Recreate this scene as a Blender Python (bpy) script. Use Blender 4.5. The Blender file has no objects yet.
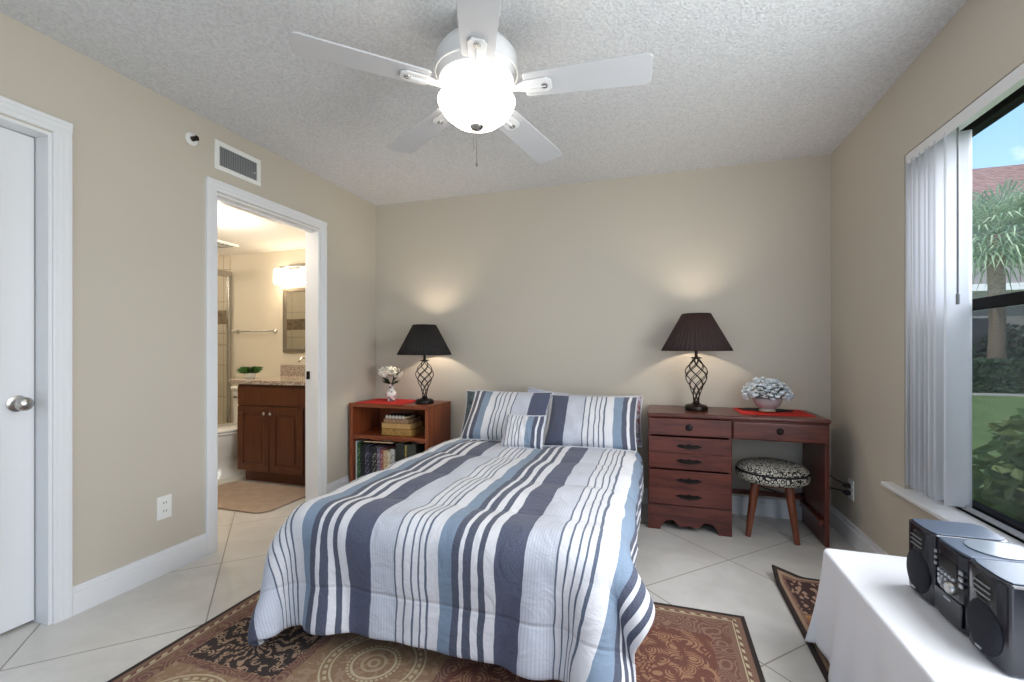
import bpy, bmesh, math, random
import numpy as np
from mathutils import Vector, Matrix
random.seed(7)
S = bpy.context.scene
COL = S.collection
PI = math.pi

# ------------------------------------------------------------------ camera
F = 454.4; YAW = math.atan(145 / F); CH = 1.137
cd = bpy.data.cameras.new('camera'); cam = bpy.data.objects.new('camera', cd); COL.objects.link(cam)
cam.location = (0, 0, CH); cam.rotation_euler = (PI / 2, 0, YAW)
cd.sensor_width = 36; cd.lens = F / 1024 * 36; cd.shift_y = 10 / 1024; cd.clip_start = .02; cd.clip_end = 300
S.camera = cam
S.view_settings.view_transform = 'Standard'; S.view_settings.look = 'None'
S.view_settings.exposure = 0.38; S.view_settings.gamma = 1; S.view_settings.use_curve_mapping = False

# ------------------------------------------------------------------ world: blue sky with white clouds
W = bpy.data.worlds.new('sky'); S.world = W; W.use_nodes = True
nt = W.node_tree; nt.nodes.clear()
def wn(t, **k):
    n = nt.nodes.new(t)
    for a, b in k.items(): setattr(n, a, b)
    return n
tc = wn('ShaderNodeTexCoord'); sep = wn('ShaderNodeSeparateXYZ'); nt.links.new(tc.outputs['Generated'], sep.inputs[0])
rp = wn('ShaderNodeValToRGB'); nt.links.new(sep.outputs['Z'], rp.inputs[0])
e = rp.color_ramp.elements; e[0].position = 0; e[0].color = (.62, .75, .9, 1); e[1].position = .75; e[1].color = (.12, .34, .80, 1)
k_ = e.new(.2); k_.color = (.36, .60, .92, 1)
mp = wn('ShaderNodeMapping'); mp.inputs['Scale'].default_value = (1, 1, 2.2); mp.inputs['Location'].default_value = (.35, .2, .1)
nt.links.new(tc.outputs['Generated'], mp.inputs[0])
nz = wn('ShaderNodeTexNoise'); nz.inputs['Scale'].default_value = 5.5; nz.inputs['Detail'].default_value = 7; nt.links.new(mp.outputs[0], nz.inputs['Vector'])
cr = wn('ShaderNodeValToRGB'); cr.color_ramp.elements[0].position = .5; cr.color_ramp.elements[1].position = .63; nt.links.new(nz.outputs[0], cr.inputs[0])
mx = wn('ShaderNodeMix', data_type='RGBA'); nt.links.new(cr.outputs[0], mx.inputs[0]); nt.links.new(rp.outputs[0], mx.inputs[6]); mx.inputs[7].default_value = (1, 1, 1, 1)
bg = wn('ShaderNodeBackground'); nt.links.new(mx.outputs[2], bg.inputs[0]); bg.inputs[1].default_value = 1.2
wo = wn('ShaderNodeOutputWorld'); nt.links.new(bg.outputs[0], wo.inputs[0])

def light(name, kind, loc, energy, color=(1, 1, 1), rot=(0, 0, 0), **k):
    l = bpy.data.lights.new(name, kind); l.energy = energy; l.color = color
    for a, b in k.items(): setattr(l, a, b)
    o = bpy.data.objects.new(name, l); COL.objects.link(o); o.location = loc; o.rotation_euler = rot
    return o
light('sun', 'SUN', (0, 0, 10), 2.9, (1, .95, .88), (math.radians(42), 0, math.radians(-50)), angle=.01)
# area lamps added for daylight at the window, then a rear fill
light('window_daylight', 'AREA', (1.06, 1.15, 1.3), 34, (.92, .96, 1), (0, PI / 2, 0), shape='RECTANGLE', size=1.4, size_y=1.5)
light('outdoor_skylight', 'AREA', (2.15, 1.5, 2.45), 42, (.96, .98, 1), (0, math.radians(38), 0), shape='RECTANGLE', size=1.0, size_y=2.2)
light('rear_fill', 'AREA', (-.6, -2.2, 1.35), 140, (1, .985, .97), (PI / 2 + .25, 0, PI), shape='RECTANGLE', size=3.2, size_y=2.1)  # fill lamp added out of view behind the camera

# ------------------------------------------------------------------ helpers
def lin(c):
    r = []
    for v in c[:3]:
        v /= 255
        r.append(v / 12.92 if v <= .04045 else ((v + .055) / 1.055) ** 2.4)
    return (*r, 1)

class NT:
    def __init__(s, name):
        s.m = bpy.data.materials.new(name); s.m.use_nodes = True; s.t = s.m.node_tree
        s.p = s.t.nodes['Principled BSDF']; s.out = s.t.nodes['Material Output']
    def n(s, t, ins=None, **k):
        x = s.t.nodes.new(t)
        for a, b in k.items(): setattr(x, a, b)
        if ins:
            for a, b in ins.items(): s.put(x.inputs[a], b)
        return x
    def put(s, sock, v):
        if isinstance(v, bpy.types.NodeSocket): s.t.links.new(v, sock)
        else: sock.default_value = v
    def math(s, op, a, b=0, c=0, clamp=False):
        x = s.n('ShaderNodeMath', operation=op, use_clamp=clamp); s.put(x.inputs[0], a); s.put(x.inputs[1], b); s.put(x.inputs[2], c)
        return x.outputs[0]
    def mix(s, f, a, b, bt='MIX'):
        x = s.n('ShaderNodeMix', data_type='RGBA', blend_type=bt); s.put(x.inputs[0], f); s.put(x.inputs[6], a); s.put(x.inputs[7], b)
        return x.outputs[2]
    def coord(s, which='Object'): return s.n('ShaderNodeTexCoord').outputs[which]
    def xyz(s, v):
        x = s.n('ShaderNodeSeparateXYZ'); s.put(x.inputs[0], v); return x.outputs
    def map(s, v, scale=(1, 1, 1), loc=(0, 0, 0), rot=(0, 0, 0)):
        x = s.n('ShaderNodeMapping'); s.put(x.inputs[0], v)
        x.inputs['Scale'].default_value = scale; x.inputs['Location'].default_value = loc; x.inputs['Rotation'].default_value = rot
        return x.outputs[0]
    def noise(s, v, scale=5, detail=3, rough=.5, dist=0):
        x = s.n('ShaderNodeTexNoise'); s.put(x.inputs['Vector'], v); x.inputs['Scale'].default_value = scale
        x.inputs['Detail'].default_value = detail; x.inputs['Roughness'].default_value = rough; x.inputs['Distortion'].default_value = dist
        return x.outputs[0]
    def vor(s, v, scale=5, feature='F1', out='Distance'):
        x = s.n('ShaderNodeTexVoronoi', feature=feature); s.put(x.inputs['Vector'], v); x.inputs['Scale'].default_value = scale
        return x.outputs[out]
    def ramp(s, f, stops, interp='LINEAR'):
        x = s.n('ShaderNodeValToRGB'); s.put(x.inputs[0], f); cr = x.color_ramp; cr.interpolation = interp
        e = cr.elements
        e[0].position, e[0].color = stops[0][0], stops[0][1]; e[1].position, e[1].color = stops[-1][0], stops[-1][1]
        for p, c in stops[1:-1]:
            q = e.new(p); q.color = c
        return x.outputs[0]
    def bump(s, h, strength=.3, dist=.01):
        x = s.n('ShaderNodeBump'); x.inputs['Strength'].default_value = strength; x.inputs['Distance'].default_value = dist
        s.put(x.inputs['Height'], h); s.t.links.new(x.outputs[0], s.p.inputs['Normal'])
    def base(s, v): s.put(s.p.inputs['Base Color'], v)

def mat(name, col, rough=.5, metal=0, var=0, vscale=8, bump=0, bscale=60, spec=None, emit=None, es=0, sheen=0):
    q = NT(name); c = lin(col); q.p.inputs['Roughness'].default_value = rough; q.p.inputs['Metallic'].default_value = metal
    if spec is not None: q.p.inputs['Specular IOR Level'].default_value = spec
    if sheen: q.p.inputs['Sheen Weight'].default_value = sheen
    o = q.coord()
    if var:
        d = tuple(v * (1 - var) for v in c[:3]) + (1,); u = tuple(min(1, v * (1 + var)) for v in c[:3]) + (1,)
        q.base(q.ramp(q.noise(o, vscale, 4), [(.3, d), (.7, u)]))
    else:
        f = q.noise(o, 40, 1); d = tuple(v * .985 for v in c[:3]) + (1,)
        q.base(q.mix(f, c, d))
    if bump: q.bump(q.noise(o, bscale, 3), bump, .005)
    if emit: q.p.inputs['Emission Color'].default_value = lin(emit); q.p.inputs['Emission Strength'].default_value = es
    return q.m

def wood(name, dark, light_, axis=0, rough=.35, scale=1.0):
    q = NT(name); sc = [9 * scale] * 3; sc[axis] = .9 * scale
    o = q.map(q.coord(), tuple(sc))
    n1 = q.noise(o, 3, 6, .6, 1.2); n2 = q.noise(q.map(q.coord(), tuple(v * 6 for v in sc)), 3, 3)
    f = q.math('ADD', q.math('MULTIPLY', n1, .75), q.math('MULTIPLY', n2, .25))
    q.base(q.ramp(f, [(.32, lin(dark)), (.68, lin(light_))]))
    q.p.inputs['Roughness'].default_value = rough; q.bump(f, .08, .003)
    return q.m

ORG = {}
def tag(o, label=None, cat=None, group=None, kind=None):
    if label: o['label'] = label
    if cat: o['category'] = cat
    if group: o['group'] = group
    if kind: o['kind'] = kind
    return o
def thing(name, loc, label, cat, group=None):
    o = bpy.data.objects.new(name, None); COL.objects.link(o); o.location = loc; o.empty_display_size = .05
    ORG[o.name] = Vector(loc); return tag(o, label, cat, group)

class MB:
    def __init__(s): s.v = []; s.f = []; s.uv = {}
    def add(s, vs, fs, uvs=None):
        b = len(s.v); s.v += [Vector(a) for a in vs]
        for f in fs:
            s.f.append([i + b for i in f])
            if uvs: s.uv[len(s.f) - 1] = [uvs[i] for i in f]
        return s
    def box(s, x0, x1, y0, y1, z0, z1, M=None):
        vs = [(x, y, z) for z in (z0, z1) for y in (y0, y1) for x in (x0, x1)]
        if M is not None: vs = [M @ Vector(v) for v in vs]
        return s.add(vs, [(0, 2, 3, 1), (4, 5, 7, 6), (0, 1, 5, 4), (2, 6, 7, 3), (0, 4, 6, 2), (1, 3, 7, 5)])
    def ring(s, rings, cap=True, closed=False):
        n = len(rings[0]); vs = [p for r in rings for p in r]; fs = []
        m = len(rings)
        for i in range(m if closed else m - 1):
            for j in range(n):
                a, b = i * n + j, i * n + (j + 1) % n; c, d = ((i + 1) % m) * n + (j + 1) % n, ((i + 1) % m) * n + j
                fs.append((a, b, c, d))
        if cap and not closed: fs.append(tuple(range(n))[::-1]); fs.append(tuple((m - 1) * n + j for j in range(n)))
        return s.add(vs, fs)
    def lathe(s, prof, c=(0, 0, 0), n=28, M=None, cap=True, wob=None):
        rs = []
        for r, z in prof:
            rr = []
            for j in range(n):
                a = 2 * PI * j / n; q = r * (1 + (wob(a, z) if wob else 0))
                p = Vector((q * math.cos(a), q * math.sin(a), z))
                if M is not None: p = M @ p
                rr.append(p + Vector(c))
            rs.append(rr)
        return s.ring(rs, cap)
    def tube(s, pts, r, n=8, cap=True, closed=False):
        pts = [Vector(p) for p in pts]; rs = []; m = len(pts); up = None
        for i, p in enumerate(pts):
            t = (pts[(i + 1) % m] - pts[i - 1]) if closed else pts[min(i + 1, m - 1)] - pts[max(i - 1, 0)]
            if t.length < 1e-9: t = Vector((0, 0, 1))
            t.normalize()
            if up is None: up = t.orthogonal()
            up = (up - t * up.dot(t))
            if up.length < 1e-6: up = t.orthogonal()
            up.normalize(); w = t.cross(up); q = r[i] if hasattr(r, '__len__') else r
            rs.append([p + (up * math.cos(2 * PI * j / n) + w * math.sin(2 * PI * j / n)) * q for j in range(n)])
        return s.ring(rs, cap, closed)
    def cyl(s, a, b, r, r2=None, n=16): return s.tube([a, b], [r, r if r2 is None else r2], n)
    def ball(s, c, r, n=12, sc=(1, 1, 1), M=None):
        prof = [(max(1e-4, math.sin(PI * i / n)) * r, -math.cos(PI * i / n) * r) for i in range(n + 1)]
        mm = Matrix.Diagonal(Vector((*sc, 1)))
        if M is not None: mm = M @ mm
        return s.lathe(prof, c, n + 4, mm)
    def prism(s, poly, ax, a0, a1):
        n = len(poly)
        def mk(p, a): l = list(p); l.insert(ax, a); return tuple(l)
        vs = [mk(p, a0) for p in poly] + [mk(p, a1) for p in poly]
        fs = [tuple(range(n))[::-1], tuple(range(n, 2 * n))] + [(i, (i + 1) % n, n + (i + 1) % n, n + i) for i in range(n)]
        return s.add(vs, fs)
    def grid(s, fn, nu, nv, uvf=None):
        vs = []; uv = []
        for j in range(nv + 1):
            for i in range(nu + 1):
                vs.append(fn(i / nu, j / nv)); uv.append(uvf(i / nu, j / nv) if uvf else (i / nu, j / nv))
        fs = [(j * (nu + 1) + i, j * (nu + 1) + i + 1, (j + 1) * (nu + 1) + i + 1, (j + 1) * (nu + 1) + i) for j in range(nv) for i in range(nu)]
        return s.add(vs, fs, uv)
    def build(s, name, m, parent=None, loc=None, smooth=False, bevel=0, seg=2, sub=0, solid=0, recalc=True, label=None):
        org = ORG[parent.name] if parent else Vector(loc or (0, 0, 0))
        me = bpy.data.meshes.new(name); me.from_pydata([tuple(v - org) for v in s.v], [], s.f)
        if s.uv:
            ul = me.uv_layers.new(name='UVMap')
            for p in me.polygons:
                u = s.uv.get(p.index)
                if u:
                    for k, li in enumerate(p.loop_indices): ul.data[li].uv = u[k]
        if recalc:
            bm = bmesh.new(); bm.from_mesh(me); bmesh.ops.recalc_face_normals(bm, faces=bm.faces); bm.to_mesh(me); bm.free()
        me.materials.append(m)
        if smooth:
            me.polygons.foreach_set('use_smooth', [True] * len(me.polygons))
            try: me.set_sharp_from_angle(angle=math.radians(45 if smooth is True else smooth))
            except Exception: pass
        o = bpy.data.objects.new(name, me); COL.objects.link(o)
        if parent: o.parent = parent
        else: o.location = org
        ORG[o.name] = org
        if bevel:
            b = o.modifiers.new('bevel', 'BEVEL'); b.width = bevel; b.segments = seg; b.limit_method = 'ANGLE'; b.angle_limit = math.radians(40)
        if solid:
            b = o.modifiers.new('solid', 'SOLIDIFY'); b.thickness = solid; b.offset = 0
        if sub:
            b = o.modifiers.new('sub', 'SUBSURF'); b.levels = sub; b.render_levels = sub
        if label: o['label'] = label
        return o
def copy_tree(o, parent=None):
    c = o.copy(); COL.objects.link(c); c.parent = parent
    for ch in list(o.children): copy_tree(ch, c)
    return c
def struct(o): o['kind'] = 'structure'; return o

# ------------------------------------------------------------------ materials
M = {}
q = NT('wall_paint'); o_ = q.coord()
q.base(q.mix(q.noise(o_, 1.5, 2), lin((201, 192, 177)), lin((197, 188, 173)))); q.p.inputs['Roughness'].default_value = .62; q.bump(q.noise(o_, 160, 2), .12, .002); M['wall'] = q.m
q = NT('popcorn_ceiling'); o_ = q.coord()
h = q.math('ADD', q.noise(o_, 75, 3, .65), q.math('MULTIPLY', q.math('SUBTRACT', 1, q.vor(o_, 95)), .55))
q.base(q.ramp(q.noise(o_, 85, 2), [(.3, lin((204, 204, 205))), (.65, lin((224, 224, 225)))])); q.p.inputs['Roughness'].default_value = .95; q.bump(h, .6, .008); M['ceiling'] = q.m
M['white'] = mat('white_trim_paint', (232, 232, 233), .38)
M['bathceil'] = mat('smooth_ceiling_paint', (235, 230, 222), .8)
q = NT('diagonal_floor_tile'); x, y, z = q.xyz(q.coord())
TS = .612
a = q.math('DIVIDE', q.math('SUBTRACT', q.math('MULTIPLY', q.math('ADD', x, y), .70711), 2.181), TS)
b = q.math('DIVIDE', q.math('SUBTRACT', q.math('MULTIPLY', q.math('SUBTRACT', y, x), .70711), 1.656), TS)
def edge(q, v):
    f = q.math('FRACT', v); return q.math('MINIMUM', f, q.math('SUBTRACT', 1, f))
ed = q.math('MINIMUM', edge(q, a), edge(q, b)); gr = q.math('LESS_THAN', ed, .005)
cb = q.n('ShaderNodeCombineXYZ', {0: q.math('FLOOR', a), 1: q.math('FLOOR', b)}).outputs[0]
wn_ = q.n('ShaderNodeTexWhiteNoise', {'Vector': cb}).outputs[0]
tone = q.ramp(q.noise(q.coord(), 3.2, 6, .6, .6), [(.3, lin((203, 199, 192))), (.7, lin((224, 221, 215)))])
tone = q.mix(q.math('MULTIPLY', wn_, .25), tone, lin((200, 192, 178)))
q.base(q.mix(gr, tone, lin((150, 142, 130)))); q.put(q.p.inputs['Roughness'], q.math('ADD', .22, q.math('MULTIPLY', gr, .5)))
q.bump(q.math('SUBTRACT', 1, gr), .25, .002); M['tile'] = q.m

M['mahog'] = wood('dark_red_wood', (58, 26, 21), (114, 56, 43), 0, .3)
M['mahogy'] = wood('dark_red_wood_deep', (58, 24, 18), (112, 50, 36), 1, .32)
M['mahogz'] = wood('dark_red_wood_upright', (60, 26, 19), (108, 50, 38), 2, .35)
M['cherry'] = wood('cherry_wood', (104, 48, 26), (156, 82, 48), 0, .33)
M['cherryz'] = wood('cherry_wood_upright', (104, 48, 26), (158, 84, 50), 2, .33)
M['vanity'] = wood('walnut_cabinet_wood', (70, 36, 20), (104, 58, 34), 2, .35)
M['stoolwood'] = wood('stool_leg_wood', (84, 40, 24), (138, 76, 48), 2, .35)
M['bronze'] = mat('dark_bronze_metal', (52, 42, 38), .38, .8, .15, 30)
M['black_iron'] = mat('black_iron', (36, 35, 34), .4, .7, .1, 30)
M['drawerpull'] = mat('aged_pull_metal', (34, 26, 24), .45, .6, .2, 60)
M['chrome'] = mat('brushed_nickel', (190, 188, 184), .25, 1)
M['red'] = mat('red_woven_mat', (205, 38, 30), .85, 0, .08, 40, .4, 220)
M['black'] = mat('black_rubber', (22, 22, 22), .5)
M['blackfab'] = mat('black_lace', (26, 24, 24), .9)
M['plate'] = mat('white_plastic', (238, 237, 232), .35)
M['slot'] = mat('dark_slot', (40, 38, 36), .6)
M['fanwhite'] = mat('white_fan_enamel', (222, 222, 222), .4)
M['porcelain'] = mat('white_porcelain', (236, 234, 228), .12)
M['greenleaf'] = mat('green_leaf', (62, 104, 46), .5, 0, .35, 25)
M['darkleaf'] = mat('dark_green_leaf', (38, 62, 34), .5, 0, .35, 25)
M['petal'] = mat('white_petal', (244, 240, 226), .7, 0, .06, 40)
M['bluepetal'] = mat('pale_blue_petal', (234, 240, 244), .75, 0, .10, 60)
M['page'] = mat('book_pages', (216, 196, 152), .85, 0, .12, 90)

def clearglass(name, tint=(1, 1, 1, 1), gloss=.03):
    q = NT(name); tr = q.n('ShaderNodeBsdfTransparent', {0: tint}); gl = q.n('ShaderNodeBsdfGlossy', {'Roughness': .03})
    mxs = q.n('ShaderNodeMixShader', {0: gloss}); q.t.links.new(tr.outputs[0], mxs.inputs[1]); q.t.links.new(gl.outputs[0], mxs.inputs[2])
    q.t.links.new(mxs.outputs[0], q.out.inputs[0]); return q.m
M['glass'] = clearglass('window_glass')
M['showerglass'] = clearglass('shower_glass', (.93, .94, .93, 1), .05)
q = NT('insect_screen'); tr = q.n('ShaderNodeBsdfTransparent', {0: (1, 1, 1, 1)}); df = q.n('ShaderNodeBsdfDiffuse', {0: lin((70, 73, 74))})
mxs = q.n('ShaderNodeMixShader', {0: .42}); q.t.links.new(tr.outputs[0], mxs.inputs[1]); q.t.links.new(df.outputs[0], mxs.inputs[2]); q.t.links.new(mxs.outputs[0], q.out.inputs[0]); M['screen'] = q.m

# striped bedding: one repeat is .583 m across
def stripes(name, per=.583, off=0.0, along=0):
    q = NT(name); uv = q.xyz(q.coord('UV')); u = uv[along]
    wob = q.math('MULTIPLY', q.math('SUBTRACT', q.noise(q.coord('UV'), 7, 3), .5), .022)
    f = q.math('FRACT', q.math('DIVIDE', q.math('ADD', q.math('SUBTRACT', u, off), wob), per))
    B = lin((120, 140, 162)); D = lin((58, 64, 86)); Wt = lin((226, 225, 228)); N = lin((60, 66, 92)); L = lin((206, 208, 216)); K = lin((80, 92, 114))
    st = [(0, B), (.048, D), (.077, Wt), (.093, D), (.1215, Wt), (.148, D), (.1705, Wt), (.205, N), (.308, L)]
    for s0 in (.410, .442, .474, .502, .528): st += [(s0, K), (s0 + .008, Wt)]
    st += [(.583, Wt)]
    st = [(p / .583, c) for p, c in st]
    c = q.ramp(f, st, 'CONSTANT')
    fine = q.math('MULTIPLY', q.math('MULTIPLY', q.math('GREATER_THAN', f, .308 / .583), q.math('LESS_THAN', f, .41 / .583)),
                  q.math('GREATER_THAN', q.math('SINE', q.math('MULTIPLY', u, 2 * PI / .0105)), .2))
    c = q.mix(q.math('MULTIPLY', fine, .35), c, lin((160, 172, 192)))
    weave = q.noise(q.map(q.coord('UV'), (1, 3, 1)), 170, 2, .6)
    c = q.mix(q.math('MULTIPLY', weave, .28), c, lin((205, 210, 220)), 'MULTIPLY') if False else q.mix(q.math('MULTIPLY', q.math('SUBTRACT', weave, .3, clamp=True), .42), c, lin((196, 200, 208)))
    q.base(c); q.p.inputs['Roughness'].default_value = .9; q.p.inputs['Sheen Weight'].default_value = .1
    sv = q.math('ABSOLUTE', q.math('SINE', q.math('MULTIPLY', q.math('SUBTRACT', uv[1], 1.26), PI / .42)))
    hh = q.math('ADD', q.math('MULTIPLY', q.noise(q.coord('UV'), 13, 4, .55, .8), .8), q.math('ADD', q.math('MULTIPLY', weave, .06), q.math('MULTIPLY', q.math('MINIMUM', sv, .08), 4)))
    q.bump(hh, .5, .025)
    return q.m
M['stripe'] = stripes('striped_comforter_cloth', off=-1.305)
q = NT('chevron_cloth'); uv = q.xyz(q.coord('UV'))
zz = q.math('ABSOLUTE', q.math('SUBTRACT', q.math('FRACT', q.math('DIVIDE', uv[0], .05)), .5))
g = q.math('GREATER_THAN', q.math('FRACT', q.math('DIVIDE', q.math('ADD', uv[1], q.math('MULTIPLY', zz, .05)), .045)), .5)
q.base(q.mix(g, lin((228, 228, 232)), lin((58, 64, 88)))); q.p.inputs['Roughness'].default_value = .9; M['chevron'] = q.m

# ------------------------------------------------------------------ room shell
XL, XR, YB, H, YF = -2.403, 1.099, 3.514, 2.44, -2.0
T = .12
D1 = (.41, 1.222); D2 = (1.958, 2.80); DH = 2.045
struct(MB().box(-5.2, XR + .15, YF, 3.75, -.1, 0).build('floor', M['tile']))
struct(MB().box(XL - T, XR + .16, YF, YB + .1, H, H + .1).build('ceiling', M['ceiling']))
struct(MB().box(XL, XR, YB, YB + .1, 0, H).build('wall_back', M['wall']))
w = MB(); w.box(XL - T, XL, YF, D1[0], 0, H).box(XL - T, XL, D1[0], D1[1], DH, H).box(XL - T, XL, D1[1], D2[0], 0, H)
w.box(XL - T, XL, D2[0], D2[1], DH, H).box(XL - T, XL, D2[1], YB + .1, 0, H); struct(w.build('wall_left', M['wall']))
WY = (.35, 2.578); WZ = (.495, 2.050)
w = MB(); w.box(XR, XR + .16, YF, WY[0], 0, H).box(XR, XR + .16, WY[1], YB + .1, 0, H).box(XR, XR + .16, WY[0], WY[1], 0, WZ[0] - .02).box(XR, XR + .16, WY[0], WY[1], WZ[1], H)
struct(w.build('wall_right', M['wall']))

def casing(y0, y1, x=XL, wd=.062, top=DH + .006):
    prof = [(0, 0), (.010, 0), (.012, .005), (.012, .020), (.015, .024), (.015, .040), (.018, .044), (.018, .058), (.015, wd), (0, wd)]
    m = MB()
    m.prism([(x + a, y0 - b) for a, b in prof], 2, 0, top); m.prism([(x + a, y1 + b) for a, b in prof], 2, 0, top)
    m.prism([(x + a, top + b) for a, b in prof], 1, y0 - wd, y1 + wd)
    return m
struct(casing(*D1).build('trim_1', M['white']))
struct(casing(*D2).build('trim_2', M['white']))
def jamb(y0, y1):
    m = MB(); m.box(XL - T, XL + .0005, y0 - .001, y0 + .013, 0, DH).box(XL - T, XL + .0005, y1 - .013, y1 + .001, 0, DH).box(XL - T, XL + .0005, y0 + .013, y1 - .013, DH - .013, DH)
    return m
j = jamb(*D1); j.box(XL - T, XL - .12, D1[1] - .03, D1[1] - .014, 0, DH - .013); struct(j.build('trim_3', M['white']))
j = jamb(*D2); struct(j.box(XL - .075, XL - .045, D2[0] + .013, D2[1] - .013, DH - .024, DH - .013).build('trim_4', M['white']))
def baseboard(name, seg):
    m = MB()
    for s_ in seg: m.box(*s_)
    struct(m.build(name, M['white']))
bb = []
for a, b in ((YF, D1[0] - .062), (D1[1] + .062, D2[0] - .062), (D2[1] + .062, YB)):
    bb += [(XL, XL + .016, a, b, 0, .095), (XL, XL + .010, a, b, .095, .122)]
baseboard('baseboard_left', bb)
baseboard('baseboard_back', [(XL, XR, YB - .016, YB, 0, .095), (XL, XR, YB - .010, YB, .095, .122)])
baseboard('baseboard_right', [(XR - .016, XR, YF, YB, 0, .095), (XR - .010, XR, YF, YB, .095, .122)])

# closed white door on the left
dr = MB().box(XL - .118, XL - .082, D1[0] + .014, D1[1] - .016, .012, DH - .016).build('door_1', M['white'], loc=(0, 0, 0), bevel=.002); struct(dr)
for (a, b, c, d) in ((.52, .77, .25, .85), (.85, 1.10, .25, .85), (.52, .77, 1.0, 1.55), (.85, 1.10, 1.0, 1.55), (.52, .77, 1.65, 1.9), (.85, 1.10, 1.65, 1.9)):
    m = MB().box(XL - .083, XL - .076, a, b, c, d); m.box(XL - .083, XL - .072, a + .03, b - .03, c + .03, d - .03)
    m.build('door_panel', M['white'], dr, bevel=.006)
kx, ky, kz = XL - .082, 1.150, .923
RY = Matrix.Rotation(PI / 2, 4, 'Y')
MB().lathe([(.0, 0), (.033, 0), (.033, .006), (.012, .012), (.012, .03), (.022, .034), (.029, .045), (.027, .058), (.016, .066), (.0, .067)], (kx, ky, kz), 24, RY).build('door_knob', M['chrome'], dr, smooth=True, label='round brushed nickel door knob')

MB().box(XL - .108, XL - .078, D2[1] - .0155, D2[1] - .012, .925, .985).build('strike_plate', M['bronze'], bpy.data.objects['trim_4'], label='dark metal strike plate in the door jamb')

# ------------------------------------------------------------------ window, blinds
def frame_rect(m, x0, x1, y0, y1, z0, z1, t):
    m.box(x0, x1, y0, y1, z0, z0 + t).box(x0, x1, y0, y1, z1 - t, z1).box(x0, x1, y0, y0 + t, z0 + t, z1 - t).box(x0, x1, y1 - t, y1, z0 + t, z1 - t); return m
M['bronzeframe'] = mat('dark_bronze_window_frame', (26, 25, 26), .75, 0, spec=.15)
GX = 1.215
wf = MB(); frame_rect(wf, GX - .02, GX + .03, WY[0], WY[1], WZ[0], WZ[1], .03)
wf.box(GX - .02, GX + .03, 1.40, 1.45, WZ[0], WZ[1])
win = struct(wf.build('window_1', M['bronzeframe'], bevel=.003))
MB().box(GX - .012, GX + .012, 1.45, WY[1] - .03, 1.300, 1.345).build('meeting_rail', M['bronzeframe'], win, bevel=.003)
MB().box(GX - .012, GX + .012, WY[0] + .03, 1.40, 1.300, 1.345).build('meeting_rail', M['bronzeframe'], win, bevel=.003)
for a, b in ((1.45, WY[1] - .03), (WY[0] + .03, 1.40)):
    MB().box(GX + .004, GX + .008, a, b, WZ[0] + .03, 1.30).build('pane', M['glass'], win)
    MB().box(GX + .004, GX + .008, a, b, 1.345, WZ[1] - .03).build('pane', M['glass'], win)
    MB().box(GX + .020, GX + .021, a, b, WZ[0] + .03, 1.30).build('insect_screen', M['screen'], win, label='dark mesh screen over the lower sash')
m = MB().box(XR - .0, XR + .1, WY[0] , WY[1], WZ[0], WZ[0] + .003)
struct(MB().box(XR - .045, GX - .02, WY[0] - .06, WY[1] + .12, WZ[0] - .02, WZ[0]).build('trim_5', M['white'], bevel=.004))
tr = MB().box(GX - .05, GX - .022, WY[0], WY[1] - .02, WZ[0], WZ[0] + .012).box(GX - .05, GX - .044, WY[0], WY[1] - .02, WZ[0], WZ[0] + .03)
struct(tr.build('trim_6', mat('aluminium_track', (170, 172, 176), .35, .6), bevel=.001))
# vertical blinds: a head rail and slats stacked at the far end
q = NT('white_vinyl_slat'); q.base(lin((246, 247, 250))); q.p.inputs['Roughness'].default_value = .45
tl = q.n('ShaderNodeBsdfTranslucent', {0: lin((250, 251, 253))}); ms = q.n('ShaderNodeMixShader', {0: .45})
q.t.links.new(q.p.outputs[0], ms.inputs[1]); q.t.links.new(tl.outputs[0], ms.inputs[2]); q.t.links.new(ms.outputs[0], q.out.inputs[0]); M['slat'] = q.m
bl = thing('vertical_blinds', (1.14, 2.2, 2.04), 'white vertical blinds stacked at the far side of the window', 'blinds')
MB().box(XR + .005, XR + .055, WY[0] + .005, WY[1] - .005, 2.015, 2.048).box(XR + .003, XR + .008, WY[0] + .005, WY[1] - .005, 2.0, 2.048).build('head_rail', M['white'], bl, bevel=.003)
ys = [2.555, 2.52, 2.485, 2.45, 2.41, 2.37, 2.335, 2.262]
for i, yy in enumerate(ys):
    def sl(u, v, yy=yy, i=i):
        xx = XR - .003 + .089 * u
        an = .18 * math.sin(i * 2.1) if i < 7 else -.02
        return (xx, yy + (u - .5) * .089 * an + .006 * math.sin(PI * u), 2.012 - v * 1.495)
    MB().grid(sl, 8, 1).build('slat', M['slat'], bl, smooth=80, solid=.0015, recalc=False)
MB().cyl((1.125, 2.232, 2.015), (1.125, 2.232, 1.325), .0035).lathe([(0, 0), (.006, .0), (.006, .04), (0, .045)], (1.125, 2.232, 1.32), 10).build('tilt_wand', mat('grey_wand', (120, 120, 122), .3), bl, smooth=True, label='thin grey tilt wand')

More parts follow.
